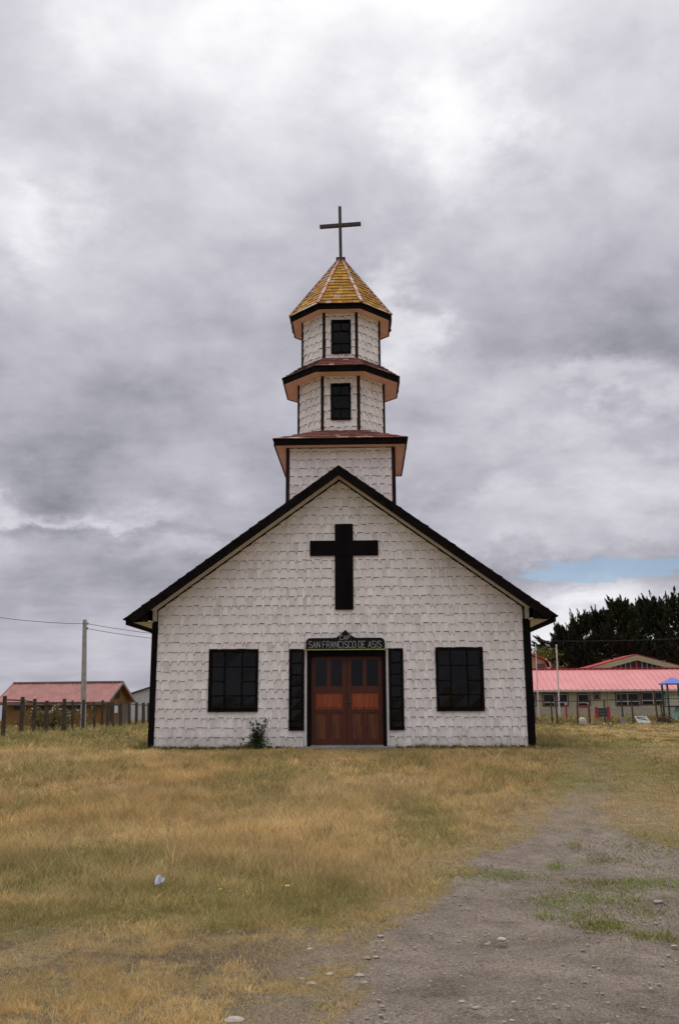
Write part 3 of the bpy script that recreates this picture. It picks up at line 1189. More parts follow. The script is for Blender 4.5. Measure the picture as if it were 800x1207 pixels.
# the lichen covered spire
sp = MB()
AT, ZT = .085, 12.86
for k in range(8):
    e0, e1 = octv(A1 + .025, 11.02, k), octv(A1 + .025, 11.02, k + 1)
    t0, t1 = octv(AT, ZT, k), octv(AT, ZT, k + 1)
    shingle_field(sp, e0, e1, t0, t1, 15, .15, rk, lift=.024, white=.03)
    sp.poly([e0, e1, t1, t0], 0, (.7, .7, .7))
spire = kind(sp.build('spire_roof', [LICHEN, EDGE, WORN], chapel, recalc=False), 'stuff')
for k in range(8):
    a, b = octv(A1 + .035, 11.045, k), octv(AT + .01, ZT + .02, k)
    d = Vector((a.x - TX, a.y - TY, 0)).normalized()
    MB().bar(a + d * .012, b + d * .012, .085, .028, up=d, w2=.05).build('hip_board', HIPBOARD, chapel)
cap = MB().prism([(TX - .10, TY - .10, 12.84), (TX + .10, TY - .10, 12.84), (TX + .10, TY + .10, 12.84), (TX - .10, TY + .10, 12.84)], (0, 0, .05), 0)
cap.box(TX - .125, TX + .125, TY - .125, TY + .125, 12.892, 12.945)
cap.build('spire_cap', STEELDARK, chapel)
m = MB()
m.bar((.03, TY, 12.945), (.012, TY, 14.525), .082, .082)
m.bar((-.548, TY - .003, 13.925), (.592, TY - .003, 13.993), .08, .095)
m.build('spire_cross', STEELDARK, chapel)

# ------------------------------------------------------------------ GROUND, TRACK, SEA
EARTH_ATTR = 'earth'


def ground_material():
    m, nt, b = new_mat('dry ground')
    L = nt.links.new

    def N(t, **kw):
        n = nt.nodes.new(t)
        for k, v in kw.items():
            setattr(n, k, v)
        return n
    geo = N('ShaderNodeNewGeometry')

    def noise(s, d=8, r=.62):
        n = N('ShaderNodeTexNoise')
        n.inputs['Scale'].default_value = s
        n.inputs['Detail'].default_value = d
        n.inputs['Roughness'].default_value = r
        L(geo.outputs['Position'], n.inputs['Vector'])
        return n.outputs['Fac']

    def ramp(f, stops):
        r = N('ShaderNodeValToRGB')
        for i, (p, c) in enumerate(stops):
            e = r.color_ramp.elements[i] if i < 2 else r.color_ramp.elements.new(p)
            e.position, e.color = p, (*c, 1)
        L(f, r.inputs[0])
        return r.outputs[0]

    def mix(f, a, c):
        x = N('ShaderNodeMix', data_type='RGBA')
        for s, v in (('Factor', f), ('A', a), ('B', c)):
            if isinstance(v, (tuple, float)):
                x.inputs[s].default_value = v
            else:
                L(v, x.inputs[s])
        return x.outputs['Result']
    attr = N('ShaderNodeAttribute')
    attr.attribute_name = EARTH_ATTR
    sc = N('ShaderNodeSeparateColor')
    L(attr.outputs['Color'], sc.inputs[0])
    soil = ramp(noise(2.6, 10, .7), [(.34, (.165, .132, .106)), (.64, (.335, .280, .232))])
    soil = mix(ramp(noise(38, 6), [(.50, (0, 0, 0)), (.75, (.5, .5, .5))]), soil, (.37, .315, .268, 1))
    soil = mix(ramp(noise(90, 4), [(.59, (0, 0, 0)), (.66, (.85, .85, .85))]), soil, (.48, .43, .38, 1))
    soil = mix(ramp(noise(55, 4), [(.36, (.8, .8, .8)), (.45, (0, 0, 0))]), soil, (.13, .10, .08, 1))
    soil = mix(sc.outputs[2], soil, ramp(noise(30, 8, .75), [(.36, (.050, .035, .024)), (.66, (.185, .132, .088))]))
    straw = ramp(noise(17, 9, .7), [(.34, (.12, .088, .046)), (.64, (.34, .265, .150))])
    straw = mix(ramp(noise(75, 5), [(.45, (0, 0, 0)), (.7, (.6, .6, .6))]), straw, (.46, .375, .235, 1))
    green = ramp(noise(14), [(.35, (.14, .125, .04)), (.68, (.27, .235, .085))])
    gr = mix(sc.outputs[1], straw, green)
    # ragged border between soil and thatch
    f = N('ShaderNodeMath', operation='ADD')
    L(sc.outputs[0], f.inputs[0])
    sub = N('ShaderNodeMath', operation='MULTIPLY_ADD')
    L(noise(34, 8, .75), sub.inputs[0])
    sub.inputs[1].default_value = 1.3
    sub.inputs[2].default_value = -.65
    L(sub.outputs[0], f.inputs[1])
    fr = ramp(f.outputs[0], [(.18, (0, 0, 0)), (.80, (1, 1, 1))])
    col = mix(fr, gr, soil)
    litter = ramp(noise(70, 6, .8), [(.40, (.45, .42, .40)), (.52, (1, 1, 1)), (.64, (1.45, 1.42, 1.36))])
    lit = N('ShaderNodeMix', data_type='RGBA', blend_type='MULTIPLY')
    lit.inputs['Factor'].default_value = .8
    L(col, lit.inputs['A'])
    L(litter, lit.inputs['B'])
    col = lit.outputs['Result']
    L(col, b.inputs['Base Color'])
    b.inputs['Roughness'].default_value = .95
    b.inputs['Specular IOR Level'].default_value = .1
    bp = N('ShaderNodeBump')
    bp.inputs['Strength'].default_value = 1.0
    bp.inputs['Distance'].default_value = .05
    h = N('ShaderNodeMath', operation='ADD')
    L(noise(24, 8, .7), h.inputs[0])
    h2 = N('ShaderNodeMath', operation='MULTIPLY')
    L(noise(110, 4), h2.inputs[0])
    h2.inputs[1].default_value = .35
    L(h2.outputs[0], h.inputs[1])
    L(h.outputs[0], bp.inputs['Height'])
    L(bp.outputs[0], b.inputs['Normal'])
    return m


EARTH = ground_material()


def axis(fine0, fine1, step, far0, far1, growth=1.22):
    a = list(np.arange(fine0, fine1 + 1e-6, step))
    s, x = step, fine0
    while x > far0:
        s *= growth
        x -= s
        a.insert(0, x)
    s, x = step, fine1
    while x < far1:
        s *= growth
        x += s
        a.append(x)
    return np.array(a)


def build_ground():
    X = axis(-4.6, 5.6, .055, -900, 900)
    Yv = axis(-17.2, -6.0, .055, -300, 900, 1.10)
    gx, gy = np.meshgrid(X, Yv)
    z = gz(gx, gy)
    tr = track_mask(gx, gy)
    near = (np.abs(gx) < 8) & (gy > -19) & (gy < 2)
    rut = -.035 * gauss(track_u(gx, gy), 0, .75, 0, .35, 1) - .03 * gauss(track_u(gx, gy), 0, 2.3, 0, .35, 1)
    z = z + np.where(near, tr * (rut - .012) + .030 * (fbm(gx * 5, gy * 5, 41) - .5) + .016 * (fbm(gx * 17, gy * 17, 42, 3) - .5), 0)
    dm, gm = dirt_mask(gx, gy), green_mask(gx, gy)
    far = np.hypot(gx, gy) > 60
    dm = np.where(far, 0, dm)
    ny, nx = gx.shape
    idx = np.arange(ny * nx).reshape(ny, nx)
    quads = np.stack([idx[:-1, :-1], idx[:-1, 1:], idx[1:, 1:], idx[1:, :-1]], -1).reshape(-1, 4)
    cen = (tr[:-1, :-1] + tr[1:, 1:]).reshape(-1) / 2
    co = np.stack([gx, gy, z], -1).reshape(-1, 3)
    humus = sst((.5 - track_u(gx, gy) - .7 + .8 * (fbm(gx * 1.7, gy * 1.7, 44) - .5)) / .8)
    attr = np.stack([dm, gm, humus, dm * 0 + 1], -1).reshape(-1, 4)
    for name, sel in (('ground', cen <= .5), ('dirt_track', cen > .5)):
        q = quads[sel]
        used = np.unique(q)
        remap = np.zeros(len(co), int)
        remap[used] = np.arange(len(used))
        me = bpy.data.meshes.new(name)
        me.vertices.add(len(used))
        me.vertices.foreach_set('co', co[used].ravel())
        me.loops.add(len(q) * 4)
        me.loops.foreach_set('vertex_index', remap[q].ravel())
        me.polygons.add(len(q))
        me.polygons.foreach_set('loop_start', np.arange(len(q)) * 4)
        me.polygons.foreach_set('use_smooth', np.ones(len(q), bool))
        me.update()
        ca = me.color_attributes.new(EARTH_ATTR, 'FLOAT_COLOR', 'POINT')
        ca.data.foreach_set('color', attr[used].ravel())
        me.materials.append(EARTH)
        o = bpy.data.objects.new(name, me)
        COL.objects.link(o)
        kind(o, 'structure')


build_ground()
SEA = mat('grey sea', (.06, .085, .11), (.05, .07, .095), .25, .05, .3, .6, spec=.5)
sea = MB()
sea.poly([(-9000, -3000, -3.2), (9000, -3000, -3.2), (9000, 9000, -3.2), (-9000, 9000, -3.2)])
kind(sea.build('sea', SEA, recalc=False), 'structure')

# ------------------------------------------------------------------ GRASS


def blade_mat(name, trans=.25):
    m, nt, b = new_mat(name)
    L = nt.links.new
    a = nt.nodes.new('ShaderNodeAttribute')
    a.attribute_name = 'tint'
    L(a.outputs['Color'], b.inputs['Base Color'])
    b.inputs['Roughness'].default_value = .75
    b.inputs['Specular IOR Level'].default_value = .15
    tl = nt.nodes.new('ShaderNodeBsdfTranslucent')
    L(a.outputs['Color'], tl.inputs['Color'])
    mx = nt.nodes.new('ShaderNodeMixShader')
    mx.inputs[0].default_value = trans
    L(b.outputs[0], mx.inputs[1])
    L(tl.outputs[0], mx.inputs[2])
    L(mx.outputs[0], nt.nodes['Material Output'].inputs[0])
    return m


BLADE = blade_mat('grass blade', .38)


def make_blades(name, x, y, h, w, tint_root, tint_tip, lean=.75, z=None, ldir=None):
    """one mesh of bent blades; each is two quads' worth of strip ending in a point"""
    n = len(x)
    z = gz(x, y) if z is None else z
    az = RNG.uniform(0, 2 * np.pi, n)
    ld = RNG.uniform(0, 2 * np.pi, n) * .6 + RNG.normal(.4, .6, n)
    if ldir is not None:
        ld = np.where(np.isnan(ldir), ld, ldir + RNG.normal(0, .7, n))
    ln = np.abs(RNG.normal(lean, .25, n)) * h
    sx, sy = np.cos(az) * w / 2, np.sin(az) * w / 2
    lx, ly = np.cos(ld) * ln, np.sin(ld) * ln
    co = np.zeros((n, 5, 3))
    base = np.stack([x, y, z - .01], -1)
    for k, (t, s, q) in enumerate(((0, -1, 1), (0, 1, 1), (.55, 1, .8), (.55, -1, .8), (1, 0, 0))):
        co[:, k, 0] = base[:, 0] + sx * s * q + lx * t ** 1.7
        co[:, k, 1] = base[:, 1] + sy * s * q + ly * t ** 1.7
        co[:, k, 2] = base[:, 2] + h * t * (1 - .12 * t * (ln / np.maximum(h, .01)))
    vi = np.arange(n)[:, None] * 5
    loops = np.concatenate([vi + np.array([[0, 1, 2, 3]]), vi + np.array([[3, 2, 4]])], 1)
    me = bpy.data.meshes.new(name)
    me.vertices.add(n * 5)
    me.vertices.foreach_set('co', co.ravel())
    me.loops.add(n * 7)
    me.loops.foreach_set('vertex_index', loops.ravel())
    me.polygons.add(n * 2)
    ls = (np.arange(n)[:, None] * 7 + np.array([[0, 4]])).ravel()
    me.polygons.foreach_set('loop_start', ls)
    me.update()
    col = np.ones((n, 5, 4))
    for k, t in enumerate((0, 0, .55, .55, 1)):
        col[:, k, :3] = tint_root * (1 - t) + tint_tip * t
    ca = me.color_attributes.new('tint', 'FLOAT_COLOR', 'POINT')
    ca.data.foreach_set('color', col.ravel())
    me.materials.append(BLADE)
    o = bpy.data.objects.new(name, me)
    COL.objects.link(o)
    return kind(o, 'stuff')


def in_view(x, y, margin=1.0):
    dx, dy = x - CAM.x, y - CAM.y
    s, c = math.sin(YAW), math.cos(YAW)
    X, D = dx * c + dy * s, -dx * s + dy * c
    return (D > 2) & (np.abs(X) < .385 * D + margin)


STRAW = np.array([[.84, .665, .385], [.76, .585, .315], [.88, .725, .46], [.66, .49, .265], [.80, .66, .425]])
GREENS = np.array([[.33, .32, .085], [.42, .39, .12], [.26, .27, .07], [.50, .44, .17]])


def scatter(x0, x1, y0, y1, dens):
    n = int((x1 - x0) * (y1 - y0) * dens)
    x, y = RNG.uniform(x0, x1, n), RNG.uniform(y0, y1, n)
    k = in_view(x, y)
    return x[k], y[k]


def chapel_free(x, y):
    return ~((np.abs(x) < 4.45) & (y > -.03) & (y < 16.1)) & ~((x > -.95) & (x < 1.26) & (y > -.46) & (y < 0))


def grow(name, x0, x1, y0, y1, dens, hscale, wd, keep_fn):
    x, y = scatter(x0, x1, y0, y1, dens)
    # two thirds of the blades stand in tussocks and lean out from their middle
    m_ = int(len(x) / 46) + 1
    ci = RNG.integers(0, m_, len(x))
    cx_, cy_ = x[:m_], y[:m_]
    rad = RNG.uniform(.022, .085, m_) * max(1.0, (520 / dens) ** .5)
    intuft = RNG.uniform(0, 1, len(x)) < .62
    ox, oy = RNG.normal(0, 1, len(x)) * rad[ci], RNG.normal(0, 1, len(x)) * rad[ci]
    x, y = np.where(intuft, cx_[ci] + ox, x), np.where(intuft, cy_[ci] + oy, y)
    ldir = np.where(intuft, np.arctan2(oy, ox), np.nan)
    boost = np.where(intuft, (RNG.uniform(.5, 1.95, m_))[ci] * (1.15 - .25 * np.minimum(np.hypot(ox, oy) / rad[ci], 2)), .85)
    tone = np.where(intuft, RNG.normal(1, .19, m_)[ci], 1.0)
    gre = np.where(intuft, RNG.uniform(.4, 1.7, m_)[ci], 1.0)
    d = dirt_mask(x, y)
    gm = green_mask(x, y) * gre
    p = (1 - d) ** 1.6 * keep_fn(x, y)
    k = (RNG.uniform(0, 1, len(x)) < p) & chapel_free(x, y) & (z_ok(x, y))
    x, y, gm, ldir, boost, tone = x[k], y[k], gm[k], ldir[k], boost[k], tone[k]
    n = len(x)
    tall = tallness(x, y)
    h = tall * hscale * RNG.uniform(.55, 1.25, n) * boost
    dist = np.hypot(x - CAM.x, y - CAM.y)
    w = wd * np.clip(dist / 12, .55, 4.0) * RNG.uniform(.7, 1.4, n)
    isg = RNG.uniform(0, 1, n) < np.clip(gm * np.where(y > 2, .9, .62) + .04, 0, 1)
    pale = (.5 * fbm(x * .7, y * .7, 55) + .5 * fbm(x * 2.4, y * 2.4, 56))[:, None]
    s = STRAW[RNG.integers(0, len(STRAW), n)] * (.38 + 1.18 * pale) * RNG.uniform(.8, 1.15, (n, 1))
    wm = worn_mask(x, y)[:, None]
    s = s * (1 - wm) + wm * np.array([[.74, .60, .40]]) * RNG.uniform(.8, 1.15, (n, 1))
    warm = sst((fbm(x * .35, y * .35, 57) - .4) / .25)[:, None]
    s = s * (1 - warm * np.array([[.0, .035, .09]]))
    s = s * np.array([[.79, .725, .60]])
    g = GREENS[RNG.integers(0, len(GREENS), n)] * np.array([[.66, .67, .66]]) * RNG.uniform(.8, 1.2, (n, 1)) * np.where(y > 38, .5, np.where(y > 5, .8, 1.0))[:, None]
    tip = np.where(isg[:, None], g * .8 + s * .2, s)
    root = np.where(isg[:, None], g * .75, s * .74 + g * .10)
    tip, root = tip * tone[:, None], root * tone[:, None]
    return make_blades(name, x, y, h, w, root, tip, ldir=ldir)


def z_ok(x, y):
    return gz(x, y) > -2.5


def tallness(x, y):
    """height of the grass in metres"""
    t = .112 * (.30 + 1.4 * fbm(x * .9, y * .9, 61)) * (1 - .55 * sst((y + 3.2) / 2.0) * sst((1 - y) / .5) * sst((5.5 - np.abs(x)) / 1))
    t = t * (.34 + .66 * sst((y + 14.6 + 2.6 * (fbm(x * 1.3, y * 1.3, 62) - .5)) / 2.4))            # trodden short at the front
    u = track_u(x, y)
    away = np.maximum(-u, (u - np.interp(y, _WY, _WX)) * .8)
    t = t * np.where(y < 0, .48 + .52 * sst((away + .05) / .8), 1)                         # and beside the track
    t = t * (1 - .55 * worn_mask(x, y))
    t = t * (1 - .55 * sst((x - 6) / 3) * sst((y + 2) / 4) * sst((36 - y) / 6))          # mown to the right
    t = t * (1 + .7 * sst((-x - 6) / 3) * sst((y - 8) / 6))                              # rank by the left fence
    t = t * (1 + 2.2 * sst((y - 45) / 2) * sst((x - 9) / 4) * sst((66 - y) / 4))
    t = t + .12 * gauss(x, y, 5.2, 1.5, .6, 2.2) + .015 * sst((y + .5) / .4) * sst((.2 - y) / .2)
    return t


one = lambda x, y: np.ones_like(x)
grow('dry_grass', -3.5, 4.0, -16.8, -12.6, 7500, 1.0, .0045, one)
grow('dry_grass', -5.2, 6.0, -12.6, -7.5, 4200, 1.0, .0046, one)
grow('dry_grass', -9.0, 10.0, -7.5, .0, 1900, 1.0, .0052, one)
grow('dry_grass', -18, -4.3, 0, 26, 300, 1.0, .0075, one)
grow('dry_grass', 4.3, 13, 0, 14, 900, 1.0, .006, one)
grow('dry_grass', 6.3, 26, 14, 40, 240, 1.0, .009, one)
grow('dry_grass', 2.2, 10, -10.5, 2.5, 2300, .8, .0045, lambda x, y: worn_mask(x, y))
grow('dry_grass', -2.6, 2.4, -16.6, -13.2, 13000, .9, .0044, lambda x, y: .12 + .88 * sst((fbm(x * 5, y * 7, 91) - .44) / .10))
grow('dry_grass', -34, -9, 26, 62, 75, 1.0, .011, one)
grow('dry_grass', 10, 40, 40, 66, 110, 1.0, .010, one)

# tufts of low green weeds on the track
tx, ty, th = [], [], []
for px, py, rx, ry, n in ((648, 1063, .10, .06, 150), (705, 1058, .38, .12, 900), (700, 1082, .18, .10, 420), (712, 1092, .12, .06, 420), (640, 1079, .07, .04, 90),
                          (700, 1040, .30, .06, 420), (735, 1043, .25, .06, 560), (780, 1040, .30, .08, 520), (620, 1035, .45, .07, 330), (655, 1021, .08, .05, 150),
                          (715, 1013, .25, .10, 260), (760, 1000, .30, .15, 420), (768, 1076, .16, .06, 170), (755, 1103, .14, .05, 180), (785, 1105, .08, .05, 100),
                          (675, 997, .08, .05, 120), (600, 1032, .2, .06, 130), (745, 1020, .4, .15, 300), (560, 1030, .25, .12, 300), (690, 1100, .5, .3, 120), (230, 1160, .3, .15, 260),
                          (330, 1175, .25, .1, 260), (60, 1165, .3, .2, 300), (95, 1075, .3, .2, 260)):
    g = ground_at(px, py)
    n = int(n * (.7 if rx >= .4 or py in (1043, 1040) else 1.25))
    tx.append(RNG.normal(g.x, rx * .8, n))
    ty.append(RNG.normal(g.y, ry * 1.9, n))
    th.append(np.full(n, 1.0))
tx, ty = np.concatenate(tx), np.concatenate(ty)
n = len(tx)
g = GREENS[RNG.integers(0, 4, n)] * (np.array([[.62, .66, .56]]) + np.array([[.0, .2, .0]]) * sst((fbm(tx * 2, ty * 2, 71) - .5) / .15)[:, None]) * RNG.uniform(.6, 1.3, (n, 1))
make_blades('green_weeds', tx, ty, RNG.uniform(.012, .040, n), RNG.uniform(.004, .009, n), g * .7, g, 1.0)

# uneven weeds along the foot of the front wall
wx, wy, wh = [], [], []
for k in range(170):
    c0, r0 = RNG.uniform(-4.7, 5.2), RNG.uniform(.03, .12)
    if -1.0 < c0 < 1.3:
        continue
    n = int(RNG.integers(18, 60))
    wx.append(RNG.normal(c0, r0, n))
    wy.append(-.05 - np.abs(RNG.normal(.05, .09, n)))
    wh.append(RNG.uniform(.03, .13) * RNG.uniform(.5, 1.5, n))
wx, wy, wh = np.concatenate(wx), np.concatenate(wy), np.concatenate(wh)
n = len(wx)
g = GREENS[RNG.integers(0, 4, n)] * RNG.uniform(.28, .75, (n, 1))
make_blades('wall_foot_weeds', wx, wy, wh, RNG.uniform(.006, .012, n), g * .7, g, .6)

# dark stalks with seed heads standing among the grass
x, y = scatter(-5, 5, -13.6, -2.0, 55)
k = (dirt_mask(x, y) < .2)
x, y = x[k], y[k]
n = len(x)
c = np.array([[.30, .20, .11]]) * RNG.uniform(.6, 1.6, (n, 1))
make_blades('seed_stalks', x, y, tallness(x, y) * RNG.uniform(1.1, 1.7, n), np.full(n, .006), c, c, .25)

# ------------------------------------------------------------------ STONES
STONE = mat('pale field stone', (.40, .34, .28), (.27, .22, .18), .9, 14, .3, 60)


def stone_mb(mb, cx, cy, cz, rx, ry, rz, rnd_, seg=7, rings=4):
    rot = rnd_.uniform(0, 6.28)
    jit = [[rnd_.uniform(.82, 1.15) for _ in range(seg)] for _ in range(rings + 1)]
    k0 = len(mb.v)
    for i in range(rings + 1):
        t = math.pi * i / rings
        for j in range(seg):
            a = rot + 2 * math.pi * j / seg
            r = math.sin(t) * jit[i][j] + 1e-3
            mb.v.append((cx + rx * r * math.cos(a), cy + ry * r * math.sin(a), cz + rz * math.cos(t) * (1 if 0 < i < rings else .9)))
    for i in range(rings):
        for j in range(seg):
            mb.f.append((k0 + i * seg + j, k0 + (i + 1) * seg + j, k0 + (i + 1) * seg + (j + 1) % seg, k0 + i * seg + (j + 1) % seg))
            mb.m.append(0)
            mb.t.append(None)


rs = random.Random(77)
gv = MB()
cnt = 0
while cnt < 3000:
    x, y = rs.uniform(-2, 5), rs.uniform(-16.6, -9.3)
    if float(dirt_mask(np.array(x), np.array(y))) < .45 or not bool(in_view(np.array(x), np.array(y), .2)):
        continue
    s = .0025 + .011 * rs.random() ** 5
    stone_mb(gv, x, y, float(gz(x, y)) - .010 + s * .3, s * rs.uniform(.8, 1.5), s * rs.uniform(.8, 1.3), s * .7, rs, 5, 3)
    cnt += 1
kind(gv.build('gravel', STONE, recalc=False, smooth=True), 'stuff')

STONES = [
    (276, 1204, 26, 'pale flat stone half cut off by the bottom edge of the picture', (.44, .40, .36)),
    (365, 1119, 9, 'small white stone on the bare earth left of the track, farthest of those there', (.50, .45, .41)),
    (367, 1160, 13, 'flattish grey stone in the bare patch left of the track, nearest to the viewer', (.40, .37, .34)),
    (356, 1155, 11, 'pinkish stone touching the left side of a flat grey stone', (.42, .31, .27)),
    (389, 1148, 12, 'pale rounded stone at the right side of the bare patch', (.43, .38, .33)),
    (432, 1130, 12, 'reddish stone at the left edge of the track', (.36, .26, .22)),
    (443, 1128, 9, 'light pink pebble beside a reddish stone at the track edge', (.42, .34, .30)),
    (448, 1104, 10, 'whitish stone at the left track edge where the grass ends', (.45, .41, .38)),
    (424, 1150, 15, 'long grey stone lying flat at the left border of the track', (.38, .35, .32)),
    (429, 1159, 12, 'dusty stone just in front of a long grey stone', (.36, .33, .30)),
    (591, 1108, 14, 'pale oblong stone in the middle of the track', (.46, .41, .37)),
    (574, 1113, 9, 'brownish stone left of a pale oblong stone on the track', (.36, .30, .26)),
    (560, 1189, 12, 'rounded grey stone near the bottom of the track', (.38, .35, .32)),
    (544, 1182, 10, 'light stone left of a rounded grey stone on the lower track', (.42, .38, .35)),
    (603, 1204, 9, 'small grey stone on the track at the very bottom of the picture', (.38, .36, .33)),
    (775, 1063, 14, 'flat beige stone on the bare earth at the right edge', (.42, .37, .33)),
    (794, 1115, 9, 'pale pebble on the right edge below the weeds', (.44, .40, .36)),
    (223, 1113, 7, 'small whitish stone in the trodden grass on the left', (.46, .43, .39)),
    (540, 1111, 8, 'dull stone left of the middle of the track', (.34, .30, .27)),
    (508, 1102, 7, 'brown pebble near the left third of the track', (.33, .28, .24)),
]
for i, (px, py, wpx, lab, c) in enumerate(STONES):
    g = ground_at(px, py)
    w = wpx / F_PX * (g - CAM).length * .72
    mb = MB()
    stone_mb(mb, g.x, g.y, float(gz(g.x, g.y)) - w * .02, w * .55, w * rs.uniform(.35, .55), w * .19, rs, 8, 5)
    c = tuple(v * .78 for v in c)
    sm = mat(f'stone tone {i}', c, tuple(v * .7 for v in c), .9, 20, .3, 60)
    o = thing('stone', lab, 'stone', (g.x, g.y, float(gz(g.x, g.y))), 'stones lying on the track and its edge')
    bpy.data.objects.remove(o)
    o = mb.build('stone', sm, recalc=True)
    tag(o, lab, 'stone', 'stones lying on the track and its edge')

# ------------------------------------------------------------------ small things in the grass
g = ground_at(188, 1051)
lit = MB()
rl = random.Random(4)
pts = {}
for i in range(5):
    for j in range(4):
        pts[i, j] = (g.x + (i - 2) * .018 + rl.uniform(-.008, .008), g.y + (j - 1.5) * .012 + rl.uniform(-.01, .01), g.z + .07 + (j * .018) + rl.uniform(-.02, .02))
for i in range(4):
    for j in range(3):
        lit.poly([pts[i, j], pts[i + 1, j], pts[i + 1, j + 1], pts[i, j + 1]], 0 if (i + j) % 3 else 1)
o = lit.build('wrapper', [mat('pale blue plastic', (.20, .34, .62), (.42, .52, .68), .35, 30, spec=.5), mat('pinkish plastic', (.55, .38, .42), (.6, .5, .52), .4, 30)])
tag(o, 'crumpled pale blue wrapper caught in the dry grass', 'litter')
YEL = mat('yellow petals', (.75, .52, .03), (.62, .42, .02), .6, 20)
STEM = mat('green flower stem', (.16, .2, .06), (.12, .15, .05), .7, 20)
for px, py, lab, r in ((258, 1067, 'small yellow flower in the grass to the right of the blue wrapper', .012),
                       (337, 1063, 'pale yellow flower cluster in the grass nearer to the track', .018), (443, 997, 'tiny yellow flower in the golden grass in front of the door', .012)):
    g = ground_at(px, py + 6)
    z0 = float(gz(g.x, g.y))
    f = thing('yellow_flower', lab, 'flower', (g.x, g.y, z0), 'yellow flowers in the grass')
    MB().tube([(g.x, g.y, z0), (g.x + .01, g.y - .01, z0 + .15)], [.003, .002], 5).build('stem', STEM, f)
    pm = MB()
    for k in range(9):
        a = k / 9 * 6.283
        c0 = Vector((g.x + .01, g.y - .01, z0 + .15))
        d = Vector((math.cos(a), math.sin(a), .35 + .3 * (k % 2)))
        s = Vector((-math.sin(a), math.cos(a), 0)) * r * .35
        pm.poly([c0, c0 + d * r * .7 + s, c0 + d * r * 1.3, c0 + d * r * .7 - s])
    pm.build('petals', YEL, f, recalc=False)


# ------------------------------------------------------------------ plants
def leaf_cloud(mb, pts, size, rnd_, c, dirs=None, slim=.45, spread=1.0):
    for i, p in enumerate(pts):
        d = Vector((rnd_.gauss(0, 1), rnd_.gauss(0, 1), rnd_.gauss(0, 1)))
        if dirs is not None:
            d = dirs[i] * 1.6 + d * .55 * spread
        d.normalize()
        s = d.cross(Vector((rnd_.gauss(0, 1), rnd_.gauss(0, 1), rnd_.gauss(0, 1)))).normalized()
        L_ = size * rnd_.uniform(.6, 1.4)
        k = rnd_.uniform(.65, 1.4)
        col = tuple(v * k for v in c[rnd_.randrange(len(c))])
        mb.poly([p - d * L_ * .4, p + s * L_ * slim * .5, p + d * L_ * .6, p - s * L_ * slim * .5], 0, col)


LEAF = blade_mat('leaf', .2)
NEEDLE = blade_mat('dark needles', .04)
BARK = mat('grey brown bark', (.10, .075, .055), (.06, .045, .035), .95, 12, .4)

# leafy weed against the front wall
g = Vector((-1.93, -.12, float(gz(-1.93, -.12))))
weed = thing('wall_weed', 'dark leafy shrub with bare upright shoots growing against the white front wall', 'shrub', g)
rw = random.Random(9)
stm, lfm = MB(), MB()
for k in range(20):
    h = rw.uniform(.22, .46) if k > 9 else rw.uniform(.5, .74)
    dx = rw.uniform(-.20, .26) * (h / .6) + rw.uniform(-.06, .06)
    dy = rw.uniform(-.12, .03)
    P = [g + Vector((rw.uniform(-.10, .10), 0, -.02))]
    for t in (.35, .7, 1):
        P.append(g + Vector((dx * t ** .8 + rw.uniform(-.015, .015), dy * t, h * t)))
    stm.tube(P, [.007, .006, .004, .002], 4)
    for i in range(46 if h < .5 else 34):
        t = rw.random() ** 1.25
        j = min(2, int(t * 3))
        q = P[j].lerp(P[j + 1], t * 3 - j)
        rr = .055 * (1 - t * .7)
        leaf_cloud(lfm, [q + Vector((rw.gauss(0, rr), rw.gauss(0, rr * .7) - .015, rw.gauss(0, rr * .6)))], .055, rw, [(.045, .065, .022), (.07, .095, .03), (.03, .045, .018)], slim=.7)
for i in range(380):
    leaf_cloud(lfm, [g + Vector((rw.gauss(0.03, .13), rw.gauss(-.05, .06), abs(rw.gauss(.03, .12))))], .06, rw, [(.04, .06, .02), (.065, .085, .03)], slim=.7)
stm.build('stem', BARK, weed)
lfm.build('foliage', LEAF, weed, recalc=False)


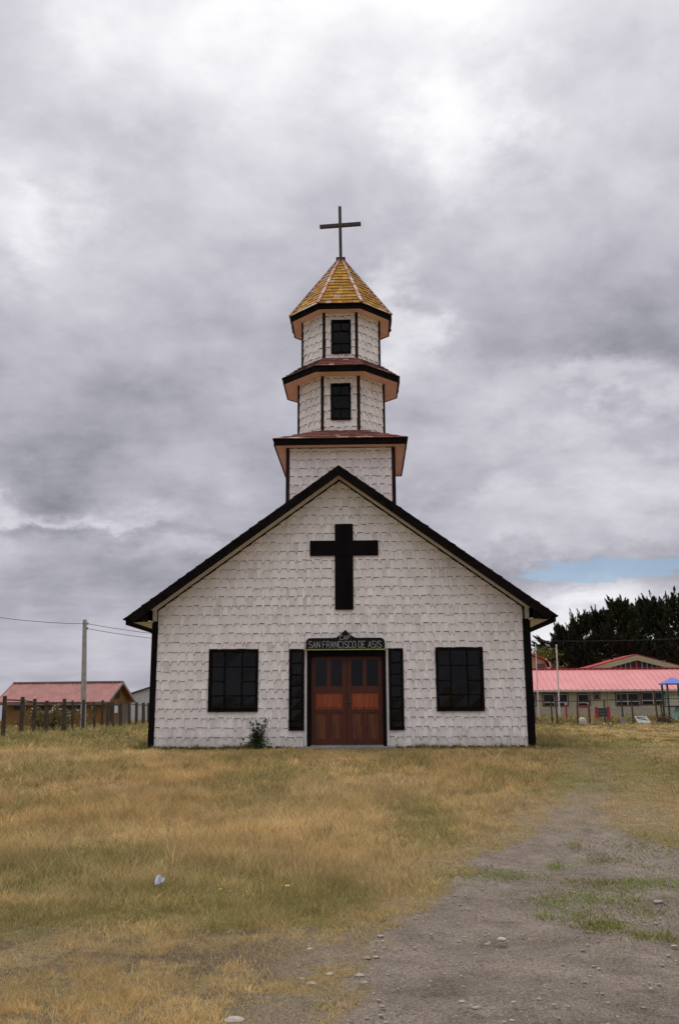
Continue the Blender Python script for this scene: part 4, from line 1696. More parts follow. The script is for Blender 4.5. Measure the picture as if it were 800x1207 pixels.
def cypress(px, Y, top_py, spread, seed, label, lean=0.0, colset=None, base_frac=.08, reach=None):
    """short trunk, many ascending limbs, each ending in a feathery pointed plume"""
    b = at(px, 830, Y)
    z0 = float(gz(b.x, Y))
    H = at(px, top_py, Y).z - z0
    t = thing('cypress_tree', label, 'tree', (b.x, Y, z0), 'dark cypresses behind the school')
    r = random.Random(seed)
    tr, cr = MB(), MB()
    P0 = Vector((b.x, Y, z0))
    axis_ = [P0 + Vector((lean * k ** 1.5 * H + r.uniform(-.1, .1), r.uniform(-.1, .1), H * k)) for k in (0, .25, .5, .75, .97)]
    tr.tube(axis_, [.42, .34, .25, .14, .03], 8)
    cs = colset or [(.019, .027, .012), (.028, .037, .016), (.014, .019, .010), (.042, .050, .021)]

    def plume(Q, rad, n, tuft):
        """leaves along a limb: side sprays that shorten to the tip"""
        pts_, dr, sz = [], [], []
        m_ = len(Q) - 1
        for q in range(n):
            s_ = r.random() ** .8
            jj = min(m_ - 1, int(s_ * m_))
            c0 = Q[jj].lerp(Q[jj + 1], min(1, s_ * m_ - jj))
            dd = (Q[jj + 1] - Q[jj]).normalized()
            side = Vector((r.gauss(0, 1), r.gauss(0, 1), r.gauss(0, .8)))
            side = (side - dd * side.dot(dd)).normalized()
            w_ = rad * (1 - s_) ** .8 * r.random() ** .6
            pts_.append(c0 + side * w_ + dd * w_ * .7)
            dr.append((dd * 1.1 + side * .8 * (1 - s_)).normalized())
        leaf_cloud(cr, pts_, tuft, r, cs, dr, slim=.26, spread=.5)

    nb = 74
    for i in range(nb):
        k = base_frac + (.93 - base_frac) * ((i + r.random()) / nb) ** .85
        j = min(3, int(k * 4))
        a0 = axis_[j].lerp(axis_[j + 1], min(1, k * 4 - j))
        az = r.uniform(0, 6.283)
        L_ = spread * (1.05 - .80 * k) * r.uniform(.65, 1.15)
        L_ = max(L_, 1.1)
        up = .35 + .9 * k + r.uniform(-.1, .25)
        d = Vector((math.cos(az), math.sin(az), up * .55)).normalized()
        p1 = a0 + d * L_ * .45
        p2 = p1 + Vector((d.x, d.y, d.z + .30 + .3 * k)).normalized() * L_ * .35
        p3 = p2 + Vector((d.x * .8, d.y * .8, d.z + .65)).normalized() * L_ * .40
        Q = [a0, p1, p2, p3]
        tr.tube(Q, [.09 * (1 - k) + .03, .05, .03, .01], 4, cap=False)
        plume(Q, .50 + .14 * L_, int(70 + 55 * L_), .42)
        for q in range(3):                       # side plumes that break the outline
            s_ = r.uniform(.25, .85)
            jj = min(2, int(s_ * 3))
            c0 = Q[jj].lerp(Q[jj + 1], s_ * 3 - jj)
            dd = (Q[jj + 1] - Q[jj]).normalized()
            e = (dd + Vector((r.gauss(0, .45), r.gauss(0, .45), r.uniform(.1, .7)))).normalized()
            ln = r.uniform(.8, 1.6)
            plume([c0, c0 + e * ln * .5, c0 + (e + Vector((0, 0, .25))).normalized() * ln], .30, 46, .36)
    top = axis_[-1]
    plume([axis_[3], axis_[3].lerp(top, .5), top, top + Vector((lean, 0, .45))], .62, 230, .40)
    for rx_, rz_ in (reach or []):               # long limbs that stretch out sideways
        a0 = axis_[1].lerp(axis_[2], .5)
        e = Vector((rx_, -1.0, rz_)) + P0
        mid_ = a0.lerp(e, .55) + Vector((0, 0, .5))
        Q = [a0, mid_, a0.lerp(e, .8) + Vector((0, 0, .25)), e]
        tr.tube(Q, [.12, .08, .05, .015], 5, cap=False)
        plume(Q, .55, 260, .40)
        for q in range(7):
            c0 = mid_.lerp(e, r.random() * .9)
            e2 = Vector((math.copysign(r.uniform(.5, 1), rx_), r.gauss(0, .3), r.uniform(.1, .7))).normalized()
            ln = r.uniform(.7, 1.5)
            plume([c0, c0 + e2 * ln * .5, c0 + e2 * ln + Vector((0, 0, .12))], .26, 50, .36)
    tr.build('trunk', BARK, t)
    cr.build('crown', NEEDLE, t, recalc=False)
    return t


cypress(692, 94, 726, 4.6, 1, 'spreading dark cypress rising over the left end of the low gable roof', -.03)
cypress(672, 97, 741, 4.4, 7, 'lowest dark cypress nearest the chapel, long limbs pointing left over the flagpoles', -.02, base_frac=.15,
        reach=((-4.6, 9.2), (-4.0, 10.0), (-3.4, 8.4), (-2.6, 9.2), (-3.0, 7.4)))
cypress(715, 99, 720, 4.8, 2, 'broad dark cypress rising behind the left half of the low gable roof', .0)
cypress(737, 92, 706, 4.8, 3, 'tall dark cypress with a bushy tip directly above the low gable peak', .0)
cypress(778, 95, 704, 4.8, 4, 'dark cypress with several pointed tips right of the gable peak', .01)
cypress(757, 106, 708, 4.8, 5, 'dark cypress with a thin leaning tip between two taller ones', .02)
cypress(812, 90, 699, 5.0, 6, 'tallest dark cypress cut off by the right edge of the picture', .0)
cypress(842, 98, 690, 5.2, 8, 'dark cypress rising outside the right edge, only side branches showing', .0)

# yellow green tree by the red barrel roof
b = at(650, 830, 88)
z0 = float(gz(b.x, 88))
tt = thing('leafy_tree', 'yellow green leafy tree between the flagpoles behind the pink school roof', 'tree', (b.x, 88, z0))
rt2 = random.Random(31)
trm, crm = MB(), MB()
topz = at(645, 763, 88).z
P0 = Vector((b.x, 88, z0))
trm.tube([P0, P0 + Vector((.1, 0, 2)), P0 + Vector((0, .1, 4.2))], [.22, .17, .08], 7)
for k in range(26):
    az, up = rt2.uniform(0, 6.283), rt2.uniform(.25, 1)
    e = P0 + Vector((math.cos(az) * 2.1 * (1.15 - up * .6), math.sin(az) * 1.8, 1.6 + (topz - z0 - 1.8) * up))
    trm.tube([P0 + Vector((0, 0, 1.6 + up)), e], [.06, .015], 4)
    pl = [e + Vector((rt2.gauss(0, .45), rt2.gauss(0, .45), rt2.gauss(0, .38))) for _ in range(150)]
    leaf_cloud(crm, pl, .26, rt2, [(.12, .125, .025), (.17, .165, .035), (.08, .095, .022), (.06, .075, .02)], slim=.6)
trm.build('trunk', BARK, tt)
crm.build('crown', LEAF, tt, recalc=False)

# ------------------------------------------------------------------ LEFT SIDE: fence, pole, hut, shed
POSTM = mat('weathered dark fence post', (.045, .034, .026), (.085, .064, .048), .95, 9, .4, 40, (1, 1, .3))
fence = thing('post_fence', 'row of dark weathered wooden posts with a thin rail in front of the ochre hut', 'fence', (at(6, 872, 18).x, 18, 0))
FA, FB = at(6, 872, 18.0), at(170, 855, 41.0)
posts = []
for i, (px, extra) in enumerate(((6, .02), (27, .05), (42, .0), (56.6, -.05), (77, .06), (87.6, 0), (99, .05), (113, -.03), (121, .08), (128, -.06), (133.5, -.05), (143.7, .05), (153.4, .06), (161.5, .0), (170, 0), (176, 0))):
    # where the line of sight crosses the fence line
    d = ray(px, 840)
    ex, ey = FB.x - FA.x, FB.y - FA.y
    den = d.x * ey - d.y * ex
    t = ((FA.x - CAM.x) * ey - (FA.y - CAM.y) * ex) / den
    p = CAM + d * t
    z = float(gz(p.x, p.y))
    f = (p.y - 18) / 23
    h = 1.80 - .18 * f + extra
    posts.append((p.x, p.y, z, h))
rf = random.Random(2)
proto = None
for x, y, z, h in posts:
    m = MB()
    w = rf.uniform(.12, .19)
    lx, ly = rf.uniform(-.12, -.02), rf.uniform(-.04, .04)
    m.bar((x, y, z - .2), (x + lx, y + ly, z + h), w, w * .9, up=(rf.uniform(-.4, .4), 1, 0), w2=w * .85, h2=w * .8)
    m.build('post', POSTM, fence)
for a, b in zip(posts, posts[1:]):
    MB().bar((a[0], a[1] - .09, a[2] + a[3] - .16), (b[0], b[1] - .09, b[2] + b[3] - .16), .035, .06).build('rail', POSTM, fence)

# utility pole and wires
PCON = mat('grey concrete pole', (.36, .34, .32), (.27, .255, .24), .9, 5, .2)
pb = at(98.5, 858, 34)
pz = float(gz(pb.x, 34))
ptop = at(100.3, 730.5, 34)


def utility_pole(x, y, z0, z1, label, dx=.04):
    p = thing('utility_pole', label, 'utility pole', (x, y, z0), 'utility poles')
    MB().bar((x, y, z0 - .2), (x + dx, y, z1), .30, .26, up=(0, 1, 0), w2=.20, h2=.18).build('shaft', PCON, p)
    for dz in (.25, .55):
        m = MB()
        m.tube([(x + dx + .08, y, z1 - dz), (x + dx + .22, y, z1 - dz)], [.02, .02], 6)
        m.tube([(x + dx + .20, y, z1 - dz - .05), (x + dx + .20, y, z1 - dz + .08)], [.045, .035], 8)
        m.build('insulator', mat('brown insulator', (.16, .12, .10), None, .4), p)
    return p


utility_pole(pb.x, 34, pz, ptop.z, 'grey square utility pole standing in front of the red roofed hut', ptop.x - pb.x)
p2 = at(420, 745, 46)
utility_pole(p2.x, 46, float(gz(p2.x, 46)), p2.z + .3, 'grey utility pole hidden behind the chapel')
WIREM = mat('black wire', (.03, .03, .035), (.02, .02, .025), .6)


def wire(a, b, sag, label):
    a, b = Vector(a), Vector(b)
    m = MB()
    n = 24
    m.tube([a.lerp(b, i / n) - Vector((0, 0, 4 * sag * (i / n) * (1 - i / n))) for i in range(n + 1)], .016, 5)
    tag(m.build('overhead_wire', WIREM), label, 'wire', 'overhead wires')


k1 = Vector((ptop.x + .20, 34, ptop.z - .25))
k2 = Vector((ptop.x + .20, 34, ptop.z - .55))
wire(at(-260, 655, 26), k1, .9, 'single overhead wire coming from the left edge to the utility pole')
wire(k1, (p2.x, 46, p2.z + .0), .75, 'upper overhead wire from the utility pole toward the chapel roof')
wire(k2, (p2.x, 46, p2.z - .35), .75, 'lower overhead wire from the utility pole toward the chapel wall')
wire((p2.x + .24, 46, p2.z), at(1000, 735, 52), 1.0, 'overhead wire crossing the sky right of the chapel in front of the cypresses')

# ochre hut
OCHRE = mat('ochre painted boards', (.25, .125, .036), (.17, .085, .028), .8, 2.5, .2, 20, (1, 1, .3))
HUTROOF = mat('faded red tin', (.30, .122, .105), (.215, .085, .076), .7, 1.6, .2, 20, spots=[((.42, .25, .22), 3, .58, .15), ((.22, .085, .07), 6, .62, .1)])
FASC = mat('pinkish grey fascia', (.34, .25, .22), (.25, .18, .16), .8, 4)
GREYPL = mat('grey bare planks', (.20, .165, .13), (.14, .115, .09), .9, 5, .3, 30, (1, 1, .3))
A = at(127.5, 826, 41)
hdir = Vector((-.98, .19, 0)).normalized()        # along the hut, to the left
wdir = Vector((.19, .98, 0)).normalized()         # along its gable, away
hz0 = float(gz(A.x, 41)) - .05
hut = thing('hut', 'long ochre wooden hut with faded red tin roof behind the post fence', 'hut', (A.x, A.y, hz0))
HL, HWD, EZ, RZ = 8.6, 4.3, 1.12, 2.50
OV = .35


def hp(l, w, z):
    v = A + hdir * l + wdir * w
    return Vector((v.x, v.y, z))


m = MB()
m.prism([hp(OV, OV, hz0 - .1), hp(HL - OV, OV, hz0 - .1), hp(HL - OV, HWD - OV, hz0 - .1), hp(OV, HWD - OV, hz0 - .1)], (0, 0, EZ + .02 - hz0 + .1))
m.prism([hp(OV, OV, EZ + .02), hp(OV, HWD - OV, EZ + .02), hp(OV, HWD / 2, RZ - .2)], hdir * (HL - 2 * OV))
m.build('wall', OCHRE, hut)
for s in (0, 1):
    m = MB()
    e0, e1 = (0, HWD)[s], HWD / 2
    nrib = 43
    for i in range(nrib):         # corrugated sheet
        l0, l1, l2 = HL * i / nrib, HL * (i + .5) / nrib, HL * (i + 1) / nrib
        for a, b, za, zb in ((l0, l1, 0, .03), (l1, l2, .03, 0)):
            m.poly([hp(a, e0, EZ + za), hp(b, e0, EZ + zb), hp(b, e1, RZ + zb), hp(a, e1, RZ + za)])
            m.poly([hp(a, e0, EZ + za - .06), hp(b, e0, EZ + zb - .06), hp(b, e1, RZ + zb - .06), hp(a, e1, RZ + za - .06)])
    m.build('roof', HUTROOF, hut, recalc=False)
MB().bar(hp(0, HWD / 2, RZ + .05), hp(HL, HWD / 2, RZ + .05), .30, .05).build('ridge_cap', HUTROOF, hut)
for l in (-.02, HL + .02):
    for e in (-.03, HWD + .03):
        MB().bar(hp(l, e, EZ - .07), hp(l, HWD / 2, RZ - .05), .04, .17).build('barge_board', FASC, hut)
MB().bar(hp(0, .02, EZ - .12), hp(HL, .02, EZ - .12), .05, .16).build('eave_board', GREYPL, hut)
DARKW = mat('dark window opening', (.02, .018, .02), None, .4)
for l0, l1, nm in ((6.35, 7.3, 0), (4.6, 5.7, 0), (2.2, 3.3, 0)):
    m = MB()
    a, b = hp(l0, OV - .03, 0), hp(l1, OV - .03, 0)
    m.bar((a.x, a.y, .62), (b.x, b.y, .62), .04, .07)
    m.bar((a.x, a.y, 1.0), (b.x, b.y, 1.0), .04, .07)
    for l in (l0, (l0 + l1) / 2, l1):
        c = hp(l, OV - .03, 0)
        m.bar((c.x, c.y, .58), (c.x, c.y, 1.02), .06, .045, up=(0, 1, 0))
    w = m.build('window', mat('brown window frame', (.10, .06, .035), None, .7), hut)
    pm = MB()
    pm.poly([hp(l0, OV - .015, .62), hp(l1, OV - .015, .62), hp(l1, OV - .015, 1.0), hp(l0, OV - .015, 1.0)])
    pm.build('pane', GLASS, w, recalc=False)
    pm = MB()
    pm.poly([hp(l0, OV - .008, .62), hp(l1, OV - .008, .62), hp(l1, OV - .008, 1.0), hp(l0, OV - .008, 1.0)])
    pm.build('opening', DARKW, w, recalc=False)
m = MB()                          # gable end: vent, door, bare planks, notice
vw = HWD / 2 - .15
m.prism([hp(OV - .02, vw - .3, 1.35), hp(OV - .02, vw + .35, 1.35), hp(OV - .02, vw + .35, 1.85), hp(OV - .02, vw - .3, 1.85)], hdir * .012)
m.build('vent', DARKW, hut)
for i in range(3):
    wv = vw - .3 + i * .3
    MB().bar(hp(OV - .04, wv + .02, 1.33), hp(OV - .04, wv + .02, 1.87), .05, .04, up=wdir).build('louvre', OCHRE, hut)
m = MB()
m.prism([hp(OV - .02, .55, hz0), hp(OV - .02, 1.55, hz0), hp(OV - .02, 1.55, 1.0), hp(OV - .02, .55, 1.0)], hdir * .012)
m.build('door', mat('dark brown hut door', (.06, .035, .02), None, .8), hut)
for i in range(7):
    a = 2.3 + i * .23
    m = MB()
    m.prism([hp(OV - .03, a, hz0), hp(OV - .03, a + .21, hz0), hp(OV - .03, a + .21, 1.0 + .02 * (i % 2)), hp(OV - .03, a, 1.0 + .02 * (i % 2))], hdir * .022)
    m.build('plank', GREYPL, hut)
m = MB()
m.prism([hp(OV - .05, 1.62, .35), hp(OV - .05, 2.15, .35), hp(OV - .05, 2.15, .85), hp(OV - .05, 1.62, .85)], hdir * .02)
m.build('notice', mat('white notice', (.7, .7, .7), None, .6), hut)

# pale shed behind the hut
SHED = mat('pale grey tin wall', (.50, .50, .51), (.43, .43, .44), .6, 1, .1)
sa, sb = at(150, 820, 62), at(212, 799, 62)
sz0 = float(gz(sa.x, 62))
shed = thing('shed', 'pale grey shed with a dark sloping roof edge half hidden behind the chapel', 'shed', (sb.x, 62, sz0))
xa, xb = sa.x, sb.x + 1.0
za, zb_ = sa.z, at(212 + 13, 795, 62).z
m = MB()
n = 30
for i in range(n):
    t0, t1, t2 = i / n, (i + .5) / n, (i + 1) / n
    for p, q, ya, yb in ((t0, t1, 62, 62.05), (t1, t2, 62.05, 62)):
        m.poly([(xa + (xb - xa) * p, ya, sz0 - .1), (xa + (xb - xa) * q, yb, sz0 - .1), (xa + (xb - xa) * q, yb, za + (zb_ - za) * q), (xa + (xb - xa) * p, ya, za + (zb_ - za) * p)])
m.prism([(xa, 62.06, sz0 - .1), (xb, 62.06, sz0 - .1), (xb, 62.06, zb_), (xa, 62.06, za)], (0, 5, 0))
m.build('wall', SHED, shed, recalc=False)
MB().prism([(xa - .15, 61.85, za - .03), (xb + .1, 61.85, zb_ - .0), (xb + .1, 61.85, zb_ + .14), (xa - .15, 61.85, za + .10)], (0, 5.4, 0)).build('roof', mat('dark roof edge', (.06, .055, .06), None, .7), shed)

# flowering scrub behind the fence
g = at(63, 858, 30)
gz0 = float(gz(g.x, 30))
scrub = thing('scrub_bush', 'straggly flowering bush with pale heads between the fence posts and the hut', 'bush', (g.x, 30, gz0))
rb = random.Random(14)
sm_, lm_ = MB(), MB()
for k in range(60):
    x = g.x + rb.gauss(0, .75)
    h = rb.uniform(.6, 1.5)
    e = Vector((x + rb.gauss(0, .3), 30 + rb.gauss(0, .4), gz0 + h))
    sm_.tube([(x, 30, gz0), e], [.012, .004], 4)
    leaf_cloud(lm_, [Vector((x, 30, gz0)).lerp(e, rb.uniform(.3, 1)) + Vector((rb.gauss(0, .1), rb.gauss(0, .1), rb.gauss(0, .08))) for _ in range(22)], .13, rb,
               [(.10, .095, .035), (.14, .12, .05), (.07, .075, .025)], slim=.5)
    if rb.random() < .6:
        leaf_cloud(lm_, [e + Vector((rb.gauss(0, .05), 0, rb.gauss(0, .04))) for _ in range(4)], .07, rb, [(.55, .52, .44)], slim=.9)
sm_.build('stem', BARK, scrub)
lm_.build('foliage', LEAF, scrub, recalc=False)

# ------------------------------------------------------------------ RIGHT SIDE: school
SY = 67.0
PINK = mat('sun faded pink red tin', (.54, .215, .215), (.48, .18, .18), .55, .6, .1, 8, spots=[((.40, .12, .13), 2.5, .66, .12)])
SCHW = mat('pale green render', (.45, .42, .30), (.38, .35, .25), .85, 1.2, .1, 10, spots=[((.38, .36, .30), .8, .6, .2)])
LOWW = mat('light lower boards', (.40, .36, .29), (.33, .30, .24), .85, 2)
REDT = mat('bright red trim', (.40, .035, .045), (.30, .03, .035), .6, 4)
MAROON = mat('maroon window frame', (.13, .045, .05), (.09, .035, .04), .6, 6)
WHITEF = mat('white frame', (.55, .52, .52), (.45, .43, .43), .6, 6)
GUTTER = mat('pale gutter', (.55, .48, .45), (.45, .40, .37), .6, 5)
CURT = mat('dim blue grey curtain', (.10, .10, .13), (.055, .055, .075), .9, 3, stretch=(4, 1, .4))
s0, s1 = at(585, 830, SY), at(860, 830, SY)
sz = float(gz(20, SY)) - .1
EZ_, RZ_ = at(700, 813, SY - .5).z, at(700, 788.5, SY + 4.3).z
school = thing('school', 'long low pale green school with a pink red tin roof and maroon windows', 'school', (s0.x, SY, sz))
MB().box(s0.x, s1.x, SY, SY + 8.6, sz, EZ_ - .05).build('wall', SCHW, school)
MB().box(s0.x, s1.x, SY - .03, SY - .003, sz, sz + 1.12).build('plinth', LOWW, school)
for s in (0, 1):
    m = MB()
    ye, yr = (SY - .55, SY + 4.3) if s == 0 else (SY + 9.15, SY + 4.3)
    x = s0.x - .4
    while x < s1.x:               # standing ribs of the sheet
        for a, b, za, zb2 in ((0, .42, 0, 0), (.42, .45, 0, .055), (.45, .51, .055, .055), (.51, .54, .055, 0)):
            m.poly([(x + a, ye, EZ_ + za), (x + b, ye, EZ_ + zb2), (x + b, yr, RZ_ + zb2), (x + a, yr, RZ_ + za)])
        x += .54
    m.build('roof', PINK, school, recalc=False)
MB().box(s0.x - .4, s1.x, SY + 4.05, SY + 4.55, RZ_ + .02, RZ_ + .10).build('ridge_cap', REDT, school)
MB().box(s0.x - .4, s1.x, SY - .68, SY - .56, EZ_ - .16, EZ_ - .01).build('gutter', GUTTER, school)
MB().box(s0.x - .3, s1.x, SY - .54, SY - .001, EZ_ - .13, EZ_ - .11).build('eave_soffit', GREYPL, school)
for px in (717.0, 694.5):
    p = at(px, 830, SY - .1)
    MB().tube([(p.x, SY - .58, EZ_ - .16), (p.x, SY - .09, EZ_ - .5), (p.x, SY - .09, sz)], .055 if px > 700 else .03, 6).build('downpipe', GUTTER, school)


def school_window(px0, px1, py0, py1, cols, transom, frame, inner, label=None):
    a, b = at(px0, py1, SY), at(px1, py0, SY)
    x0, x1, z0, z1 = a.x, b.x, a.z, b.z
    m = MB()
    f = .09
    y0, y1 = SY - .07, SY - .002
    m.box(x0, x0 + f, y0, y1, z0, z1)
    m.box(x1 - f, x1, y0, y1, z0, z1)
    m.box(x0 + f, x1 - f, y0 + .002, y1, z1 - f, z1)
    m.box(x0 + f, x1 - f, y0 - .01, y1, z0, z0 + f)
    w = m.build('window', frame, school)
    if label:
        w['label'] = label
    ix0, ix1, iz0, iz1 = x0 + f, x1 - f, z0 + f, z1 - f
    zt = iz0 + (iz1 - iz0) * transom
    c = MB()
    for i in range(cols + 1):
        xx = ix0 + (ix1 - ix0) * i / cols
        c.box(max(ix0, xx - .04), min(ix1, xx + .04), y0 + .012, y1 - .01, iz0, iz1)
    if transom:
        for i in range(cols):
            c.box(ix0 + (ix1 - ix0) * i / cols + .04, ix0 + (ix1 - ix0) * (i + 1) / cols - .04, y0 + .014, y1 - .012, zt - .035, zt + .035)
    c.box(ix0 + .04, ix1 - .04, y0 + .014, y1 - .012, iz1 - .05, iz1)
    c.build('bars', inner, w)
    q = MB()
    q.poly([(ix0, y1 - .006, iz0), (ix1, y1 - .006, iz0), (ix1, y1 - .006, iz1), (ix0, y1 - .006, iz1)])
    q.build('curtain', CURT, w, recalc=False)
    for i in range(cols):
        for zl, zh in (((iz0, zt), (zt, iz1)) if transom else ((iz0, iz1),)):
            pa, pb_ = ix0 + (ix1 - ix0) * i / cols, ix0 + (ix1 - ix0) * (i + 1) / cols
            q = MB()
            q.poly([(pa + .03, y0 + .03, zl), (pb_ - .03, y0 + .03, zl), (pb_ - .03, y0 + .03, zh), (pa + .03, y0 + .03, zh)])
            q.build('pane', GLASS, w, recalc=False)


school_window(624, 631, 817, 832.5, 1, .3, MAROON, WHITEF)
school_window(639, 653.5, 817, 832.5, 1, .25, MAROON, WHITEF)
school_window(654.5, 669, 817, 832.5, 1, .25, MAROON, WHITEF)
school_window(680, 695, 817, 832, 1, .2, MAROON, WHITEF)
school_window(699, 706.5, 816.5, 824, 1, 0, MAROON, WHITEF, 'small square window')
school_window(725, 753, 816, 832, 2, .3, MAROON, WHITEF)
school_window(755, 783, 815, 831, 2, .3, MAROON, WHITEF)

# gym hall with low gable behind the school
GY = 84.0
gx_ = at(748, 771, GY)
gb = float(gz(gx_.x, GY))
gym = thing('gym_hall', 'beige hall with low red edged gable and small panes behind the school roof', 'hall', (gx_.x, GY, gb))
GW = 10.5
gs = (at(748, 771, GY).z - at(690, 787.5, GY).z) / (at(748, 771, GY).x - at(690, 787.5, GY).x)
BEIGE = mat('beige hall boards', (.37, .34, .22), (.31, .28, .18), .85, 1.5, .1)
ga = gx_.z
m = MB()
m.prism([(gx_.x - GW, GY, gb), (gx_.x + GW, GY, gb), (gx_.x + GW, GY, ga - gs * GW - .1), (gx_.x, GY, ga - .1), (gx_.x - GW, GY, ga - gs * GW - .1)], (0, 14, 0))
m.build('wall', BEIGE, gym)
for s in (-1, 1):
    m = MB()
    m.prism([(gx_.x, GY - .5, ga), (gx_.x + s * (GW + .6), GY - .5, ga - gs * (GW + .6)), (gx_.x + s * (GW + .6), GY - .5, ga - gs * (GW + .6) - .05), (gx_.x, GY - .5, ga - .05)], (0, 15, 0))
    m.build('roof', REDT, gym)
    m = MB()
    m.prism([(gx_.x, GY - .48, ga - .10), (gx_.x + s * GW, GY - .48, ga - gs * GW - .10), (gx_.x + s * GW, GY - .48, ga - gs * GW - .62), (gx_.x, GY - .48, ga - .72)], (0, .08, 0))
    m.build('barge_board', BEIGE, gym)
MB().box(gx_.x - .10, gx_.x + .10, GY - .20, GY - .02, RZ_ - .6, ga - .72).build('mullion', REDT, gym)
zb3 = at(748, 787.5, GY).z - .3
for s in (-1, 1):
    for i in range(9):
        x0, x1 = .12 + i * .56, .12 + (i + 1) * .56 - .05
        t0, t1 = ga - .72 - .0 - gs * .8 * x0, ga - .72 - gs * .8 * x1
        m = MB()
        xx = sorted((gx_.x + s * x0, gx_.x + s * x1))
        h0, h1 = (t0, t1) if s > 0 else (t1, t0)
        m.poly([(xx[0], GY - .06, zb3), (xx[1], GY - .06, zb3), (xx[1], GY - .06, h1), (xx[0], GY - .06, h0)])
        m.build('pane', DARKW, gym, recalc=False)
        MB().box(gx_.x + s * x1 - .03 + (s * .025), gx_.x + s * x1 + .03 + (s * .025), GY - .14, GY - .05, zb3, max(zb3 + .05, t1)).build('mullion', WHITEF, gym)

# small building with a curved red roof
by = 80.0
c0 = at(618, 785, by)
ann = thing('barrel_roof_building', 'small building with a curved bright red roof beside the chapel wall', 'building', (c0.x, by, float(gz(c0.x, by))))
prof = [at(px, py, by) for px, py in ((604, 771), (616, 769.5), (627, 771), (634, 773.5), (641, 776.5), (645.5, 780), (647, 785))]
m = MB()
for a, b in zip(prof, prof[1:]):
    m.prism([(a.x, by - .4, a.z), (b.x, by - .4, b.z), (b.x, by - .4, b.z - .16), (a.x, by - .4, a.z - .16)], (0, 6, 0))
m.build('roof', REDT, ann)
m = MB()
xl, xr = prof[0].x, at(644.5, 785, by).x
m.prism([(xl, by, float(gz(xl, by)) - .1), (xr, by, float(gz(xl, by)) - .1), (xr, by, prof[-1].z), (prof[4].x, by, prof[4].z - .22), (prof[2].x, by, prof[2].z - .22), (prof[0].x, by, prof[0].z - .22)], (0, 5, 0))
m.build('wall', mat('peach wall', (.40, .27, .19), (.34, .22, .16), .85, 2), ann)
xv = at(637, 785, by).x
MB().box(xv - .45, xv + .45, by - .05, by - .003, prof[-1].z - .9, prof[-1].z + .25).build('window', mat('grey brown glass', (.10, .075, .07), None, .4), ann)  # window is a plain grey brown sheet
MB().tube([prof[-2] + Vector((.02, -.45, -.03)), prof[-1] + Vector((.05, -.45, -.02)), prof[-1] + Vector((-.05, -.45, -.35)), prof[-1] + Vector((-.5, -.45, -.45))], .07, 6).build('edge_trim', WHITEF, ann)

# flagpoles
FLAG = mat('white flagpole', (.62, .58, .55), (.5, .47, .45), .5, 5)
for px, pb2, top, Y, r, lab in ((634, 836, 760, 58, .055, 'thinner white flagpole close to the chapel wall'), (658.5, 834, 761, 58, .075, 'thicker white flagpole in front of the pair of school windows')):
    b, t = at(px, pb2, Y), at(px - 3.3, top, Y)
    f = thing('flagpole', lab, 'flagpole', (b.x, Y, float(gz(b.x, Y))), 'flagpoles')
    MB().tube([(b.x, Y, float(gz(b.x, Y)) - .1), (t.x, Y, t.z)], [r, r * .75], 8).build('pole', FLAG, f)
    MB().tube([(t.x, Y, t.z), (t.x, Y, t.z + .08)], [r * 1.1, r * .4], 8).build('finial', FLAG, f)

# thin fence in front of the school
sf = thing('wire_fence', 'thin dark post and rail fence with uneven posts in front of the school', 'fence', (at(700, 845, 44).x, 44, float(gz(20, 44))))
fy = 44.0
prev = None
for px, pt, lean in ((630, 826, 0), (650, 827, 0), (655.3, 822, .05), (681, 822, -.06), (694.5, 815.5, .0), (712.6, 825, -.03), (733, 814.5, .04), (745, 824, .02), (772.5, 814, .12), (779, 828, .1), (806, 820, 0)):
    b = at(px, 845, fy)
    z = float(gz(b.x, fy))
    tz = at(px, pt, fy).z
    MB().bar((b.x + lean, fy, z - .1), (b.x, fy, tz), .10, .10, up=(0, 1, 0), w2=.08, h2=.08).build('post', POSTM, sf)
pts_r = [at(px, py, fy - .08) for px, py in ((622, 825.5), (650, 827), (681, 826.5), (712, 825), (745, 825), (775, 823.5), (812, 822.5))]
for a, b in zip(pts_r, pts_r[1:]):
    MB().bar(a, b, .04, .055).build('rail', POSTM, sf)

# red posts and a red framed bench back
RY = 48.0
for px, top, lab in ((667, 830.5, 'single red post with a white cap between the school windows and the grass'),):
    b = at(px, 842, RY)
    z = float(gz(b.x, RY))
    p = thing('red_post', lab, 'post', (b.x, RY, z))
    tz = at(px, top, RY).z
    MB().box(b.x - .06, b.x + .06, RY - .06, RY + .06, z - .1, tz).build('shaft', REDT, p)
    MB().box(b.x - .075, b.x + .075, RY - .075, RY + .075, tz, tz + .10).build('cap', WHITEF, p)
a, b = at(679.5, 831, RY), at(693, 830, RY)
z = float(gz(a.x, RY))
fr = thing('red_play_frame', 'two red posts joined by a red top bar in front of the school', 'rail', (a.x, RY, z))  # low red play frame of two posts and a bar
for p in (a, b):
    MB().box(p.x - .06, p.x + .06, RY - .06, RY + .06, z - .1, p.z).build('post', REDT, fr)
MB().box(a.x + .065, b.x - .065, RY - .03, RY + .03, a.z - .22, a.z - .10).build('top_bar', REDT, fr)
MB().box(b.x - .075, b.x + .075, RY - .075, RY + .075, b.z + .002, b.z + .10).build('cap', WHITEF, fr)
a, b = at(702, 833, RY), at(716, 833, RY)
bench = thing('red_bench', 'dark board held between two short red posts in front of the school', 'bench', (a.x, RY, z))
for p in (a, b):
    MB().box(p.x - .10, p.x + .10, RY - .07, RY + .07, z - .1, a.z).build('post', REDT, bench)
for i in range(3):
    z0_, z1_ = a.z - .10 - i * .22, a.z - .30 - i * .22
    MB().box(a.x + .105, b.x - .105, RY - .03, RY + .03, z1_, z0_).build('slat', mat('dark grey board', (.05, .05, .06), None, .7), bench)

